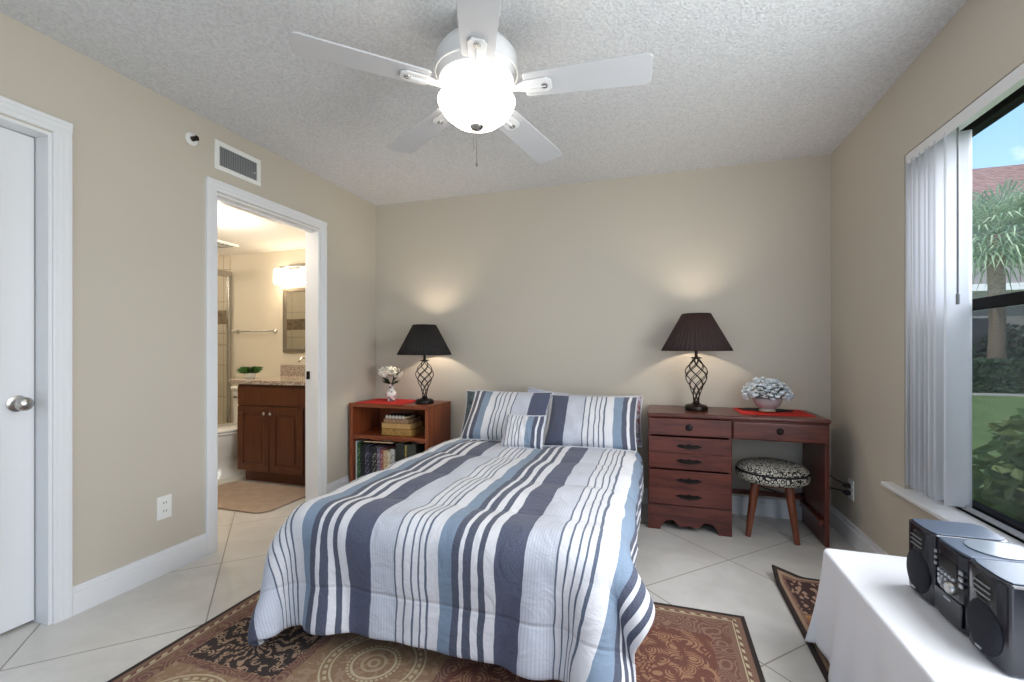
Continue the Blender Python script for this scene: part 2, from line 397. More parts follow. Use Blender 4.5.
# ------------------------------------------------------------------ cloth solver (numpy position based)
def drape(U, V, boxes, steps=260, its=10, rad=.03, thick=.012, floor=.02, bend=.25, seed=1, fixed=None, z0=None, damp=.96, init=None):
    nv, nu = len(V), len(U); rng = np.random.default_rng(seed)
    X, Y = np.meshgrid(U, V); P = np.stack([X, Y, np.full_like(X, z0)], -1).astype(float)
    P[..., 2] += rng.normal(0, .002, X.shape)
    if init is not None: P = init(P)
    R = np.stack([X, Y], -1)
    cons = []
    def con(di, dj, k):
        for par in (0, 1):
            J, I = np.mgrid[max(0, -dj):nv - max(0, dj), max(0, -di):nu - max(0, di)]
            sel = ((J // max(1, abs(dj))) % 2 == par) if dj else ((I // max(1, abs(di))) % 2 == par)
            J, I = J[sel], I[sel]
            a = J * nu + I; b = (J + dj) * nu + I + di
            L = np.linalg.norm(R.reshape(-1, 2)[a] - R.reshape(-1, 2)[b], axis=1)
            cons.append((a, b, L, k))
    con(1, 0, 1); con(0, 1, 1); con(1, 1, .5); con(-1, 1, .5); con(2, 0, bend); con(0, 2, bend)
    P = P.reshape(-1, 3); Vv = np.zeros_like(P); dt = 1 / 120
    for s_ in range(steps):
        Vv *= damp; Vv[:, 2] -= 9.8 * dt; Q = P + Vv * dt
        for it in range(its):
            for a, b, L, k in cons:
                d = Q[b] - Q[a]; l = np.sqrt((d * d).sum(1)) + 1e-9
                c = (d.T * ((l - L) / l * .5 * k)).T
                Q[a] += c; Q[b] -= c
        fr = np.zeros(len(Q), bool)
        for (c0, hs) in boxes:
            c0 = np.array(c0); hs = np.array(hs) - rad
            p = Q - c0; qd = np.abs(p) - hs; mo = np.maximum(qd, 0); ol = np.sqrt((mo * mo).sum(1)); ins = qd.max(1)
            sd = np.where(ol > 0, ol, np.minimum(ins, 0)) - rad - thick
            hit = sd < 0
            if hit.any():
                n = mo[hit] / (ol[hit][:, None] + 1e-9) * np.sign(p[hit])
                zz = ol[hit] < 1e-6
                if zz.any():
                    am = qd[hit][zz].argmax(1); nn = np.zeros((zz.sum(), 3)); nn[np.arange(zz.sum()), am] = 1; n[zz] = nn * np.where(np.sign(p[hit][zz]) == 0, 1, np.sign(p[hit][zz]))
                Q[hit] -= n * sd[hit][:, None]; fr |= hit
        fl = Q[:, 2] < floor
        Q[fl, 2] = floor; fr |= fl
        Q[fr, :2] = P[fr, :2] + (Q[fr, :2] - P[fr, :2]) * .12
        Vv = (Q - P) / dt; sp = np.sqrt((Vv * Vv).sum(1)); mxv = 2.5
        Vv *= np.minimum(1, mxv / (sp + 1e-9))[:, None]; P = Q
    return P.reshape(nv, nu, 3)
def cloth_obj(name, U, V, P, m, solid, loc, sub=1):
    nv, nu = len(V), len(U); b = MB()
    vs = [tuple(P[j, i]) for j in range(nv) for i in range(nu)]; uv = [(float(U[i]), float(V[j])) for j in range(nv) for i in range(nu)]
    fs = [(j * nu + i, j * nu + i + 1, (j + 1) * nu + i + 1, (j + 1) * nu + i) for j in range(nv - 1) for i in range(nu - 1)]
    b.add(vs, fs, uv)
    return b.build(name, m, loc=loc, smooth=80, solid=solid, sub=sub, recalc=False)

# ------------------------------------------------------------------ bed
BX0, BX1, BY0, BY1, BZ = -1.395, -.138, 1.47, 3.44, .48
bed = thing('bed', ((BX0 + BX1) / 2, 2.45, 0), 'low double bed with its mattress hidden under the striped comforter', 'bed')
mw = mat('white_mattress_ticking', (225, 224, 222), .9, 0, .03, 20)
MB().box(BX0 + .01, BX1 - .01, BY0 + .01, BY1, .30, BZ - .01).build('mattress', mw, bed, bevel=.04, seg=4)
MB().box(BX0 + .02, BX1 - .02, BY0 + .03, BY1 - .01, .14, .30).build('box_spring', mw, bed, bevel=.01)
for (xx, yy) in ((BX0 + .1, BY0 + .12), (BX1 - .1, BY0 + .12), (BX0 + .1, BY1 - .1), (BX1 - .1, BY1 - .1)):
    zb = .014 if yy < 2.14 else 0.0
    MB().cyl((xx, yy, zb), (xx, yy, .14), .02, n=14).build('leg', M['black_iron'], bed)
# chevron sheet hanging at the sides under the comforter
def sheet(u, v):
    # u runs across: left drop, top, right drop
    L = 2 * .34 + (BX1 - BX0); s = u * L; y = 3.0 - v * (3.0 - BY0 - .02)
    wv = .012 * math.sin(y * 19) + .008 * math.sin(y * 43 + 1)
    if s < .34: return (BX0 - .012 + wv * (1 - s / .34), y, BZ + .004 - (.34 - s))
    if s > L - .34: d = s - (L - .34); return (BX1 + .012 + (wv + .022) * d / .34, y, BZ + .004 - d)
    return (BX0 + (s - .34), y, BZ + .004)
sh = MB().grid(sheet, 60, 80, lambda u, v: (v * 1.6, u * 1.98)).build('bed_sheet', M['chevron'], loc=(-.75, 2.4, BZ), smooth=True, recalc=False)
tag(sh, 'navy and white chevron sheet hanging below the comforter beside the bed', 'sheet')

sp = .031
U = np.arange(-1.775, .075 + 1e-6, sp); V = np.arange(3.02, 1.47 - .385, -sp)
def fold(x0, x1, y0, y1, z, fl=.3):
    def f(P):
        P = P.copy(); x, y = P[..., 0].copy(), P[..., 1].copy()
        dx = np.maximum(x0 - x, 0) + np.maximum(x - x1, 0); sx_ = np.where(x < x0, -1, 1)
        dyl = np.maximum(y0 - y, 0); dyh = np.maximum(y - y1, 0); dy = dyl + dyh; sy_ = np.where(y < y0, -1, 1)
        rho = np.hypot(dx, dy); ph = np.arctan2(dy, dx + 1e-9); o = fl * rho * np.sin(2 * ph)
        P[..., 0] = np.clip(x, x0, x1) + sx_ * o * np.cos(ph) * (dx > 0); P[..., 1] = np.clip(y, y0, y1) + sy_ * o * np.sin(ph) * (dy > 0)
        P[..., 2] = z - rho * np.sqrt(1 - (fl * np.sin(2 * ph)) ** 2)
        return P
    return f
Pc = drape(U, V, [(((BX0 + BX1) / 2, (BY0 + 3.6) / 2, BZ / 2 + .02), ((BX1 - BX0) / 2 + .012, (3.6 - BY0) / 2, BZ / 2 - .02))], steps=240, its=14, rad=.055, thick=.014, floor=.03, bend=.20, seed=4, z0=BZ + .05, init=fold(BX0 - .026, BX1 + .026, BY0 - .014, 9, BZ + .014, .22))
kl = np.clip((BX0 - .026) - Pc[..., 0], 0, 1); Pc[..., 0] += kl * .62
kc = np.clip((BY0 - .014) - Pc[..., 1], 0, 1) * np.clip((BX0 + .12 - Pc[..., 0]) / .2, 0, 1); Pc[..., 1] += kc * .45
kr = np.clip(Pc[..., 0] - (BX1 + .026), 0, 1); Pc[..., 0] -= kr * .28
# puff between the quilting seams
nv_, nu_ = Pc.shape[:2]
du = np.gradient(Pc, axis=1); dv = np.gradient(Pc, axis=0); Nn = np.cross(dv, du); Nn /= np.linalg.norm(Nn, axis=-1, keepdims=True) + 1e-9
if Nn[5, nu_ // 2, 2] < 0: Nn = -Nn
UU, VV = np.meshgrid(U, V)
seam = np.abs(np.sin(PI * (VV - 1.26) / .42)) ** .45
wr = np.sin(UU * 17 + 2.1 * np.sin(VV * 5.3)) * np.sin(VV * 9 + 1.7 * np.sin(UU * 4.1 + 1)) * .5 + np.sin(UU * 31 + VV * 11) * .22 + np.sin(VV * 27 - UU * 13) * .22
Pc = Pc + Nn * (.020 * seam + .008 * wr)[..., None]
cf = cloth_obj('comforter', U, V, Pc, M['stripe'], .014, (-.75, 2.3, BZ), 1)
tag(cf, 'blue, navy and white striped comforter spread over the bed and hanging at its foot', 'comforter')
cf.modifiers['solid'].offset = -1

M['pip'] = mat('pale_piping', (212, 214, 220), .9)
def pillow(name, w, h, t, loc, rx, rz, m, label, cat='pillow', uoff=0, group=None, flange=.03, ry=0, flip=False, seed=0):
    """stands with its lower edge at loc, leaning back by rx"""
    rr = random.Random(seed); ph = [rr.uniform(0, 6) for _ in range(6)]
    b = MB(); n = 26; k = 18
    Mx = Matrix.Translation(Vector(loc)) @ Matrix.Rotation(rz, 4, 'Z') @ Matrix.Rotation(rx, 4, 'X') @ Matrix.Rotation(ry, 4, 'Y')
    for side in (-1, 1):
        def fn(u, v, side=side):
            a = 2 * u - 1; c = 2 * v - 1
            fa = 1 - abs(a) ** 3.2; fc = 1 - abs(c) ** 3.2
            th = t / 2 * (max(fa, 0) * max(fc, 0)) ** .55
            th += .004 * math.sin(a * 9 + ph[0]) * math.sin(c * 7 + ph[1]) * fa * fc + .004 * math.sin(a * 17 + c * 5 + ph[2]) * fa * fc
            pin = 1 - .05 * (1 - a * a) ; pih = 1 - .045 * (1 - c * c)
            ex = a * w / 2 * pih; ez = c * h / 2 * pin + h / 2
            sag = 1 - .06 * (1 - c)
            return Mx @ Vector((ex, side * th * (1.15 - .25 * v), ez))
        b.grid(fn, n, k, lambda u, v: ((uoff + (u * w if not flip else -u * w)), v * h))
    me_o = b.build(name, m, loc=loc, smooth=80, recalc=True)
    bm = bmesh.new(); bm.from_mesh(me_o.data); bmesh.ops.remove_doubles(bm, verts=bm.verts, dist=.0008); bmesh.ops.recalc_face_normals(bm, faces=bm.faces); bm.to_mesh(me_o.data); bm.free()
    tag(me_o, label, cat, group)
    # piping edge
    pp = []
    for kk in range(80):
        s_ = kk / 80 * 4; e_ = int(s_); f_ = s_ - e_
        a, c = [(2 * f_ - 1, -1), (1, 2 * f_ - 1), (1 - 2 * f_, 1), (-1, 1 - 2 * f_)][e_]
        pin = 1 - .05 * (1 - a * a); pih = 1 - .045 * (1 - c * c)
        pp.append(Mx @ Vector((a * w / 2 * pih, 0, c * h / 2 * pin + h / 2)))
    MB().tube(pp, .0045, 6, closed=True).build('piping', M['pip'], me_o, smooth=True)
    return me_o
PB = BZ + .05
M['stripeL'] = stripes('striped_sham_cloth', .68, 0); M['stripeS'] = stripes('striped_cushion_cloth', .486, 0)
M['floral'] = (lambda q: (q.base(q.ramp(q.noise(q.map(q.coord(), (1, 1, 1)), 14, 3, .6, 1.5), [(.35, lin((120, 78, 72))), (.47, lin((176, 160, 176))), (.56, lin((190, 186, 205))), (.68, lin((86, 96, 84)))])), q.p.inputs['Roughness'].__setattr__('default_value', .9), q.m)[-1])(NT('mauve_floral_cloth'))
M['lilac'] = mat('pale_lilac_cloth', (186, 188, 206), .9, 0, .06, 20)
M['teal'] = mat('dark_teal_floral_cloth', (78, 92, 100), .9, 0, .5, 40)
PB = BZ + .045
pillow('pillow', .66, .36, .11, (-.425, 3.17, PB - .03), -.46, .0, M['floral'], 'mauve floral pillow behind the right striped sham', seed=2)
pillow('pillow', .66, .35, .10, (-1.105, 3.20, PB - .03), -.36, .0, M['teal'], 'dark floral pillow behind the left striped sham, its ruffled corner showing', seed=3)
pillow('pillow', .30, .34, .06, (-.84, 3.33, PB - .02), -.20, .06, M['lilac'], 'pale lilac pillow peeking above the gap between the striped shams', ry=.14, seed=8)
pillow('pillow_sham', .60, .42, .14, (-.420, 2.90, PB - .01), -.74, .02, M['stripeL'], 'right striped pillow sham leaning against the wall, its navy band at the left', uoff=.222, group='', seed=4)
pillow('pillow_sham', .61, .43, .14, (-1.020, 2.93, PB - .01), -.72, -.03, M['stripeL'], 'left striped pillow sham, its navy band half behind the small cushion', uoff=.84, group='', flip=True, seed=5)
pillow('cushion', .27, .225, .08, (-.815, 2.735, PB + .0), -.52, -.02, M['stripeS'], 'small striped cushion leaning on the left striped sham', 'cushion', uoff=.325, flip=False, seed=6)
for o in bpy.data.objects:
    if o.get('group') == '': del o['group']

# ------------------------------------------------------------------ rugs
def rugmat(name, X0, X1, Y0, Y1, panels, scale=1, dash=True):
    """object coordinates in metres; panels: (x0,x1,y0,y1,type)"""
    q = NT(name); co = q.coord(); x, y, z = q.xyz(co)
    ed = q.math('MINIMUM', q.math('MINIMUM', q.math('SUBTRACT', x, X0), q.math('SUBTRACT', X1, x)), q.math('MINIMUM', q.math('SUBTRACT', y, Y0), q.math('SUBTRACT', Y1, y)))
    black = lin((38, 30, 30)); tan = lin((168, 138, 112)); rust = lin((116, 78, 66)); gold = lin((150, 120, 90)); cream = lin((206, 192, 156))
    # scroll motif from distorted voronoi
    d = q.n('ShaderNodeVectorMath', {0: co}, operation='SCALE'); d.inputs['Scale'].default_value = 1
    warp = q.n('ShaderNodeTexNoise', {'Vector': co}); warp.inputs['Scale'].default_value = 9; warp.inputs['Detail'].default_value = 1
    wv = q.n('ShaderNodeVectorMath', {0: warp.outputs['Color'], 1: (.5, .5, .5)}, operation='SUBTRACT')
    wv2 = q.n('ShaderNodeVectorMath', {0: wv.outputs[0]}, operation='SCALE'); wv2.inputs['Scale'].default_value = .05
    wp = q.n('ShaderNodeVectorMath', {0: co, 1: wv2.outputs[0]}, operation='ADD').outputs[0]
    sw = q.math('SINE', q.math('MULTIPLY', q.vor(wp, 16), 34)); scroll = q.math('GREATER_THAN', sw, .25)
    base = q.mix(scroll, rust, q.mix(.5, rust, tan))
    c = base
    for (a, b, c0, d0, ty) in panels:
        ins = q.math('MULTIPLY', q.math('MULTIPLY', q.math('GREATER_THAN', x, a), q.math('LESS_THAN', x, b)), q.math('MULTIPLY', q.math('GREATER_THAN', y, c0), q.math('LESS_THAN', y, d0)))
        cx, cy = (a + b) / 2, (c0 + d0) / 2
        px, py = q.math('SUBTRACT', x, cx), q.math('SUBTRACT', y, cy)
        r = q.math('SQRT', q.math('ADD', q.math('MULTIPLY', px, px), q.math('MULTIPLY', py, py))); th = q.math('ARCTAN2', py, px)
        if ty == 'black':
            # leafy sprays: petals spread from the centre
            fr = q.math('SINE', q.math('ADD', q.math('MULTIPLY', th, 14), q.math('MULTIPLY', q.math('SINE', q.math('MULTIPLY', r, 75)), 1.8)))
            fr2 = q.math('SINE', q.math('MULTIPLY', q.vor(wp, 34), 15))
            f = q.math('GREATER_THAN', q.math('ADD', q.math('MULTIPLY', fr, .7), q.math('MULTIPLY', fr2, .6)), .30)
            pc = q.mix(f, black, tan)
        elif ty == 'circle':
            dash = q.math('GREATER_THAN', q.math('SINE', q.math('MULTIPLY', th, 34)), -.25)
            pc = gold; pc = q.mix(q.math('GREATER_THAN', q.noise(wp, 40, 1), .56), gold, tan)
            for (rr, ww, ds) in ((.018, .005, 1), (.042, .005, 1), (.078, .0045, 0), (.092, .004, 1), (.150, .0035, 0), (.166, .006, 1), (.184, .0035, 0)):
                on = q.math('LESS_THAN', q.math('ABSOLUTE', q.math('SUBTRACT', r, rr)), ww)
                if ds: on = q.math('MULTIPLY', on, dash)
                pc = q.mix(q.math('MULTIPLY', on, .85), pc, cream)
        elif ty == 'rust':
            fr = q.math('SINE', q.math('ADD', q.math('MULTIPLY', th, 8), q.math('MULTIPLY', q.math('SINE', q.math('MULTIPLY', r, 55)), 2.2)))
            fr2 = q.math('SINE', q.math('MULTIPLY', q.vor(wp, 15), 38))
            f = q.math('GREATER_THAN', q.math('ADD', q.math('MULTIPLY', fr, .7), q.math('MULTIPLY', fr2, .8)), .30)
            pc = q.mix(f, lin((112, 66, 54)), lin((164, 122, 92)))
        elif ty == 'gold':
            fr = q.math('SINE', q.math('MULTIPLY', q.noise(wp, 7, 2), 60))
            pc = q.mix(q.math('GREATER_THAN', fr, .3), lin((150, 98, 52)), lin((176, 132, 84)))
        elif ty == 'leaf':
            f = q.math('GREATER_THAN', q.vor(q.map(wp, (1, .55, 1), rot=(0, 0, .5)), 46), .42)
            pc = q.mix(f, lin((176, 140, 118)), lin((58, 36, 34)))
        c = q.mix(ins, c, pc)
    def band(c, lo, hi, col):
        m_ = q.math('MULTIPLY', q.math('GREATER_THAN', ed, lo), q.math('LESS_THAN', ed, hi)); return q.mix(m_, c, col)
    dashm = q.math('GREATER_THAN', q.math('SINE', q.math('MULTIPLY', q.math('ADD', x, y), 150)), 0)
    c = band(c, 0, .075 * scale, q.mix(.3, rust, tan))
    if dash:
        c = band(c, .038 * scale, .048 * scale, q.mix(dashm, cream, rust)); c = band(c, .052 * scale, .056 * scale, cream)
    else: c = band(c, .020, .034, tan)
    c = band(c, -1, .018, black)
    pile = q.noise(co, 260, 2); c = q.mix(q.math('MULTIPLY', pile, .35), c, lin((90, 70, 60)), 'MIX')
    q.base(c); q.p.inputs['Roughness'].default_value = .95; q.bump(pile, .4, .004)
    return q.m
def rug(name, X0, X1, Y0, Y1, m, label, lift=None, t=.011):
    nx, ny = int((X1 - X0) / .02), int((Y1 - Y0) / .02)
    cx, cy = (X0 + X1) / 2, (Y0 + Y1) / 2
    b = MB(); zf = lift or (lambda x, y: 0)
    b.grid(lambda u, v: (X0 + (X1 - X0) * u, Y0 + (Y1 - Y0) * v, t / 2 + .001 + zf(X0 + (X1 - X0) * u, Y0 + (Y1 - Y0) * v)), nx, ny)
    o = b.build(name, m, loc=(cx, cy, 0), smooth=60, solid=t, recalc=False); return tag(o, label, 'rug')
R1 = (-1.783, .352, .61, 2.135)
def loc_panels(ps, R): cx, cy = (R[0] + R[1]) / 2, (R[2] + R[3]) / 2; return [(a - cx, b - cx, c - cy, d - cy, t) for a, b, c, d, t in ps]
def lr(R): cx, cy = (R[0] + R[1]) / 2, (R[2] + R[3]) / 2; return (R[0] - cx, R[1] - cx, R[2] - cy, R[3] - cy)
ps = [(-1.66, -1.255, 1.235, 1.50, 'black'), (-1.66, -1.255, .80, 1.20, 'circle'), (-1.66, -1.255, 1.54, 1.97, 'rust'), (-1.215, -.73, 1.20, 1.62, 'circle'), (-.69, -.29, 1.25, 1.62, 'rust'), (-.25, .205, 1.60, 1.95, 'rust'), (-.25, .205, 1.2, 1.60, 'rust'), (-1.215, -.29, .8, 1.18, 'rust'), (-.25, .205, .8, 1.16, 'circle')]
ps = [p if p[:2] != (-.25, .205) or p[2] != 1.60 else (-.30, .205, 1.45, 1.95, 'rust') for p in ps if not (p[0] == -.25 and p[2] == 1.2)]
rug('rug', *R1, rugmat('brown_patchwork_rug', *lr(R1), loc_panels(ps, R1)), 'large brown patchwork rug with black border under the foot of the bed')
R2 = (.553, 1.06, .45, 2.585)
ps2 = [(.600, 1.0, 2.235, 2.535, 'leaf'), (.600, 1.0, 1.72, 2.225, 'gold'), (.625, 1.0, 1.2, 1.70, 'leaf'), (.625, 1.0, .6, 1.18, 'gold')]
def lift2(x, y):
    d = max(0, .10 - ((x - R2[0]) * .75 + (R2[3] - y))); e_ = max(0, (.06 - (R2[3] - y)) / .06) * max(0, 1 - (x - R2[0]) / .3)
    return d * .42 + .008 * e_
rug('runner_rug', *R2, rugmat('brown_runner', *lr(R2), loc_panels(ps2, R2), scale=.5, dash=False), 'narrow brown leaf-patterned rug with a curled corner under the white-draped bench', lift2)

# ------------------------------------------------------------------ draped bench with stereo
TX0, TX1, TY0, TY1, TZ = .606, 1.045, .45, 1.978, .39
bn = thing('bench', ((TX0 + TX1) / 2, (TY0 + TY1) / 2, 0), 'low wooden bench hidden under the white cloth by the window', 'bench')
MB().box(TX0 + .02, TX1 - .02, TY0 + .02, TY1 - .02, TZ - .04, TZ - .006).build('top', M['cherry'], bn, bevel=.004)
for (xx, yy) in ((TX0 + .05, TY0 + .05), (TX1 - .05, TY0 + .05), (TX0 + .05, TY1 - .05), (TX1 - .05, TY1 - .05)):
    MB().box(xx - .02, xx + .02, yy - .02, yy + .02, .013, TZ - .04).build('leg', M['cherry'], bn, bevel=.003)
def skirt_cloth():
    b = MB(); z = TZ + .006; x0, x1, y0, y1 = TX0 - .004, TX1 + .012, TY0 - .05, TY1 + .004; rc = .02
    path = []
    for i in range(24): path.append((x1 - (x1 - x0 - rc) * i / 24, y1, 0, 1, .30 + 0 * i))
    for i in range(13): a_ = PI / 2 * i / 12; path.append((x0 + rc - rc * math.sin(a_), y1 - rc + rc * math.cos(a_), -math.sin(a_), math.cos(a_), .30 + .035 * math.sin(2 * a_)))
    for i in range(1, 71): path.append((x0, y1 - rc - (y1 - rc - y0) * i / 70, -1, 0, .30))
    nd = 22; vs = []; n = len(path); L = 0
    for k, (px, py, nx, ny, dr) in enumerate(path):
        if k: L += math.hypot(px - path[k - 1][0], py - path[k - 1][1]) + (.035 if 24 <= k <= 36 else 0)
        crn = math.exp(-((L - .60) / .20) ** 2)
        for j in range(nd + 1):
            d = j / nd; r = .010
            if j <= 3: a_ = PI / 2 * j / 3; o, dz_ = r * math.sin(a_), r * (1 - math.cos(a_))
            else:
                dd = (j - 3) / (nd - 3); o = r + dd * (.030 + .032 * crn) * (1 + .0 * dd) + dd ** 1.3 * (.013 * math.sin(L * 17 + .6) + .007 * math.sin(L * 39 + 2)) - .02 * crn * math.sin(PI * dd)
                dz_ = r + dd * (dr + .045 + .012 * math.sin(L * 6))
            vs.append((px + nx * o, py + ny * o, z - dz_))
    fs = [(k * (nd + 1) + j, k * (nd + 1) + j + 1, (k + 1) * (nd + 1) + j + 1, (k + 1) * (nd + 1) + j) for k in range(n - 1) for j in range(nd)]
    top = [k * (nd + 1) for k in range(n)]; vs.append((x1, y0, z)); fs.append(tuple(top + [len(vs) - 1]))
    return b.add(vs, fs)
wc = NT('white_tablecloth'); wc.base(lin((232, 232, 236))); wc.p.inputs['Roughness'].default_value = .85; wc.bump(wc.noise(wc.coord(), 300, 2), .1, .001)
tcl = skirt_cloth().build('tablecloth', wc.m, loc=((TX0 + TX1) / 2, 1.3, TZ), smooth=70, solid=.0025)
tag(tcl, 'plain white cloth draped to the floor over the low bench by the window', 'tablecloth')
M['glossblack'] = mat('gloss_dark_plastic', (26, 28, 36), .16, 0, 0, spec=.7)
M['topgrey'] = mat('satin_graphite_plastic', (72, 82, 98), .42, .3)
M['silver'] = mat('silver_plastic', (188, 190, 195), .3, .6)
M['grille'] = mat('dark_speaker_cloth', (24, 26, 36), .85, 0, .1, 200, .5, 400)
TT = TZ + .0115
M['lidgrey'] = mat('light_graphite_plastic', (112, 120, 130), .3, .3)
def rounded(m_, x0, x1, y0, y1, z0, z1, bulge=.009):
    # box whose front bulges and whose front uprights are rounded
    poly = []
    n = 10
    for i in range(n + 1):
        s_ = i / n; yy = y0 + (y1 - y0) * s_; poly.append((x0 + bulge * (2 * s_ - 1) ** 4, yy))
    poly += [(x1 - .02, y1), (x1, y1 - .015), (x1, y0 + .015), (x1 - .02, y0)]
    return m_.prism(poly, 2, z0, z1)
def speaker(y0, y1, label):
    t_ = thing('speaker', (.85, (y0 + y1) / 2, TT), label, 'speaker', 'stereo speakers on the white cloth')
    h = .207
    rounded(MB(), .750, .935, y0, y1, TT, TT + h).build('cabinet', M['glossblack'], t_, bevel=.007, seg=3)
    c = (y0 + y1) / 2
    rounded(MB(), .758, .930, y0 + .006, y1 - .006, TT + h, TT + h + .003, .009).build('top_panel', M['topgrey'], t_, bevel=.002)
    MB().ball((.752, c, TT + .070), 1, 16, (.014, .060, .064)).build('woofer_grille', M['grille'], t_, smooth=True, label='oval dark cloth woofer grille')
    MB().lathe([(.0, .001), (.028, .001), (.030, .003), (.034, .0)], (.7505, c, TT + .162), 24, Matrix.Rotation(-PI / 2, 4, 'Y')).build('tweeter', M['black'], t_, smooth=True)
    tf = MB()
    for k in (-1, 0, 1): tf.box(.7455, .7485, c - .028, c + .028, TT + .162 + k * .013 - .0012, TT + .162 + k * .013 + .0012)
    tf.build('tweeter_bar', M['silver'], t_)
    MB().box(.7475, .752, c - .018, c + .018, TT + .132, TT + .138).build('port', M['black'], t_)
    MB().box(.7375, .7405, c - .012, c + .008, TT + .021, TT + .026, Matrix.Identity(4)).build('badge', M['silver'], t_)
    return t_
speaker(1.612, 1.752, 'black stereo speaker farthest from the camera, left of the player')
speaker(1.318, 1.462, 'black stereo speaker nearest the camera, right of the player')
st = thing('stereo', (.85, 1.537, TT), 'black compact stereo player between its two speakers on the white cloth', 'stereo')
h = .200
rounded(MB(), .755, .945, 1.466, 1.608, TT, TT + h, .008).build('body', M['glossblack'], st, bevel=.004)
rounded(MB(), .758, .940, 1.468, 1.606, TT + h, TT + h + .008, .008).build('top_cover', M['topgrey'], st, bevel=.003)
MB().lathe([(0, 0), (.062, 0), (.062, .003), (0, .004)], (.858, 1.537, TT + h + .008), 32).build('disc_lid', M['lidgrey'], st, smooth=True)
FX = .7560
MB().box(FX - .003, FX, 1.502, 1.576, TT + .135, TT + .168).build('display', mat('dark_display', (22, 26, 30), .1), st, bevel=.001)
for r_ in range(2):
    for k in range(5):
        if r_ == 1 and k > 2: continue
        yy = 1.578 - k * .016; zz = TT + .124 - r_ * .014
        MB().box(FX - .005, FX, yy - .005, yy + .004, zz - .004, zz + .004).build('button', M['silver'], st, bevel=.001)
for k in range(3): MB().box(FX - .005, FX, 1.591, 1.598, TT + .165 - k * .017, TT + .173 - k * .017).build('button', M['silver'], st, bevel=.001)
for k in range(3): MB().box(FX - .005, FX, 1.474, 1.488, TT + .152 - k * .017, TT + .162 - k * .017).build('button', M['silver'], st, bevel=.001)
RX_ = Matrix.Rotation(-PI / 2, 4, 'Y')
MB().lathe([(0, 0), (.017, 0), (.016, .010), (.013, .013), (0, .013)], (FX, 1.522, TT + .098), 24, RX_).build('volume_knob', M['chrome'], st, smooth=True)
MB().lathe([(0, 0), (.010, 0), (.009, .008), (0, .009)], (FX, 1.566, TT + .098), 18, RX_).build('jog_knob', M['silver'], st, smooth=True)
MB().box(FX - .004, FX, 1.478, 1.598, TT + .012, TT + .074).build('cassette_door', M['glossblack'], st, bevel=.002)
MB().box(FX - .0055, FX - .0035, 1.522, 1.552, TT + .060, TT + .065).build('badge', M['silver'], st)

# ------------------------------------------------------------------ desk
X0, X1, Y0, Y1 = -.055, .95, 3.05, 3.497
DZ = .742
dk = thing('desk', ((X0 + X1) / 2, 3.27, 0), 'dark red wooden writing desk with a five-drawer pedestal on its left', 'desk')
MB().box(X0 - .004, X1 + .006, Y0 - .010, Y1, DZ - .027, DZ).build('desktop', M['mahog'], dk, bevel=.010, seg=3)
XP = .437
pd = MB().box(X0, X0 + .02, Y0 + .008, Y1 - .01, .02, DZ - .027).box(XP - .02, XP, Y0 + .008, Y1 - .01, .02, DZ - .027).box(X0 + .02, XP - .02, Y1 - .03, Y1 - .01, .1, DZ - .027).box(X0 + .02, XP - .02, Y0 + .01, Y1 - .03, .155, .17)
pd.build('pedestal', M['mahogz'], dk, bevel=.002)
# scalloped apron
pts = [(X0, 0), (X0 + .075, 0), (X0 + .085, .03), (X0 + .105, .058), (X0 + .14, .066)]
for i in range(17):
    s_ = i / 16; xx = X0 + .15 + s_ * (XP - X0 - .30); pts.append((xx, .066 - .028 * math.sin(PI * s_) ** 1.3 + .010 * math.cos(s_ * PI * 4) - .010))
pts += [(XP - .14, .066), (XP - .105, .058), (XP - .085, .03), (XP - .075, 0), (XP, 0), (XP, .158), (X0, .158)]
MB().prism(pts, 1, Y0, Y0 + .022).build('apron', M['mahog'], dk, bevel=.002)
for xx in (X0 + .0, XP - .03): MB().box(xx, xx + .03, Y1 - .05, Y1 - .01, 0, .03).build('foot', M['mahogz'], dk)
dz = [(.602, .712, 0), (.392, .594, 1), (.166, .384, 1)]
for z0_, z1_, kd in dz:
    m_ = MB(); zm = (z0_ + z1_) / 2
    if kd: m_.box(X0 + .004, XP - .004, Y0 - .008, Y0 + .012, z0_ + .002, zm - .0015).box(X0 + .004, XP - .004, Y0 - .008, Y0 + .012, zm + .0015, z1_ - .001).box(X0 + .006, XP - .006, Y0 - .004, Y0 + .010, zm - .003, zm + .003)
    else: m_.box(X0 + .004, XP - .004, Y0 - .008, Y0 + .012, z0_ + .002, z1_ - .001)
    d_ = m_.build('drawer', M['mahog'], dk, bevel=.005, seg=2)
    cx = (X0 + XP) / 2
    if kd:
        for cz in (z0_ + (z1_ - z0_) * .27, z0_ + (z1_ - z0_) * .73):
            MB().prism([(cx - .080, cz), (cx - .05, cz + .012), (cx - .02, cz + .008), (cx, cz + .016), (cx + .02, cz + .008), (cx + .05, cz + .012), (cx + .080, cz), (cx + .05, cz - .010), (cx, cz - .014), (cx - .05, cz - .010)], 1, Y0 - .0115, Y0 - .008).build('back_plate', M['drawerpull'], d_)
            MB().tube([(cx - .055, Y0 - .010, cz), (cx - .05, Y0 - .028, cz - .002), (cx, Y0 - .032, cz - .010), (cx + .05, Y0 - .028, cz - .002), (cx + .055, Y0 - .010, cz)], .0045).build('handle', M['drawerpull'], d_, smooth=True)
    else:
        MB().lathe([(0, 0), (.022, 0), (.020, .004), (.007, .008), (.007, .014), (.012, .018), (.01, .024), (0, .025)], (cx, Y0 - .008, .657), 20, Matrix.Rotation(PI / 2, 4, 'X')).build('knob', M['drawerpull'], d_, smooth=True)
d_ = MB().box(XP + .004, X1 - .006, Y0 - .008, Y0 + .012, .600, .708).build('drawer', M['mahog'], dk, bevel=.008)
cx = (XP + X1) / 2
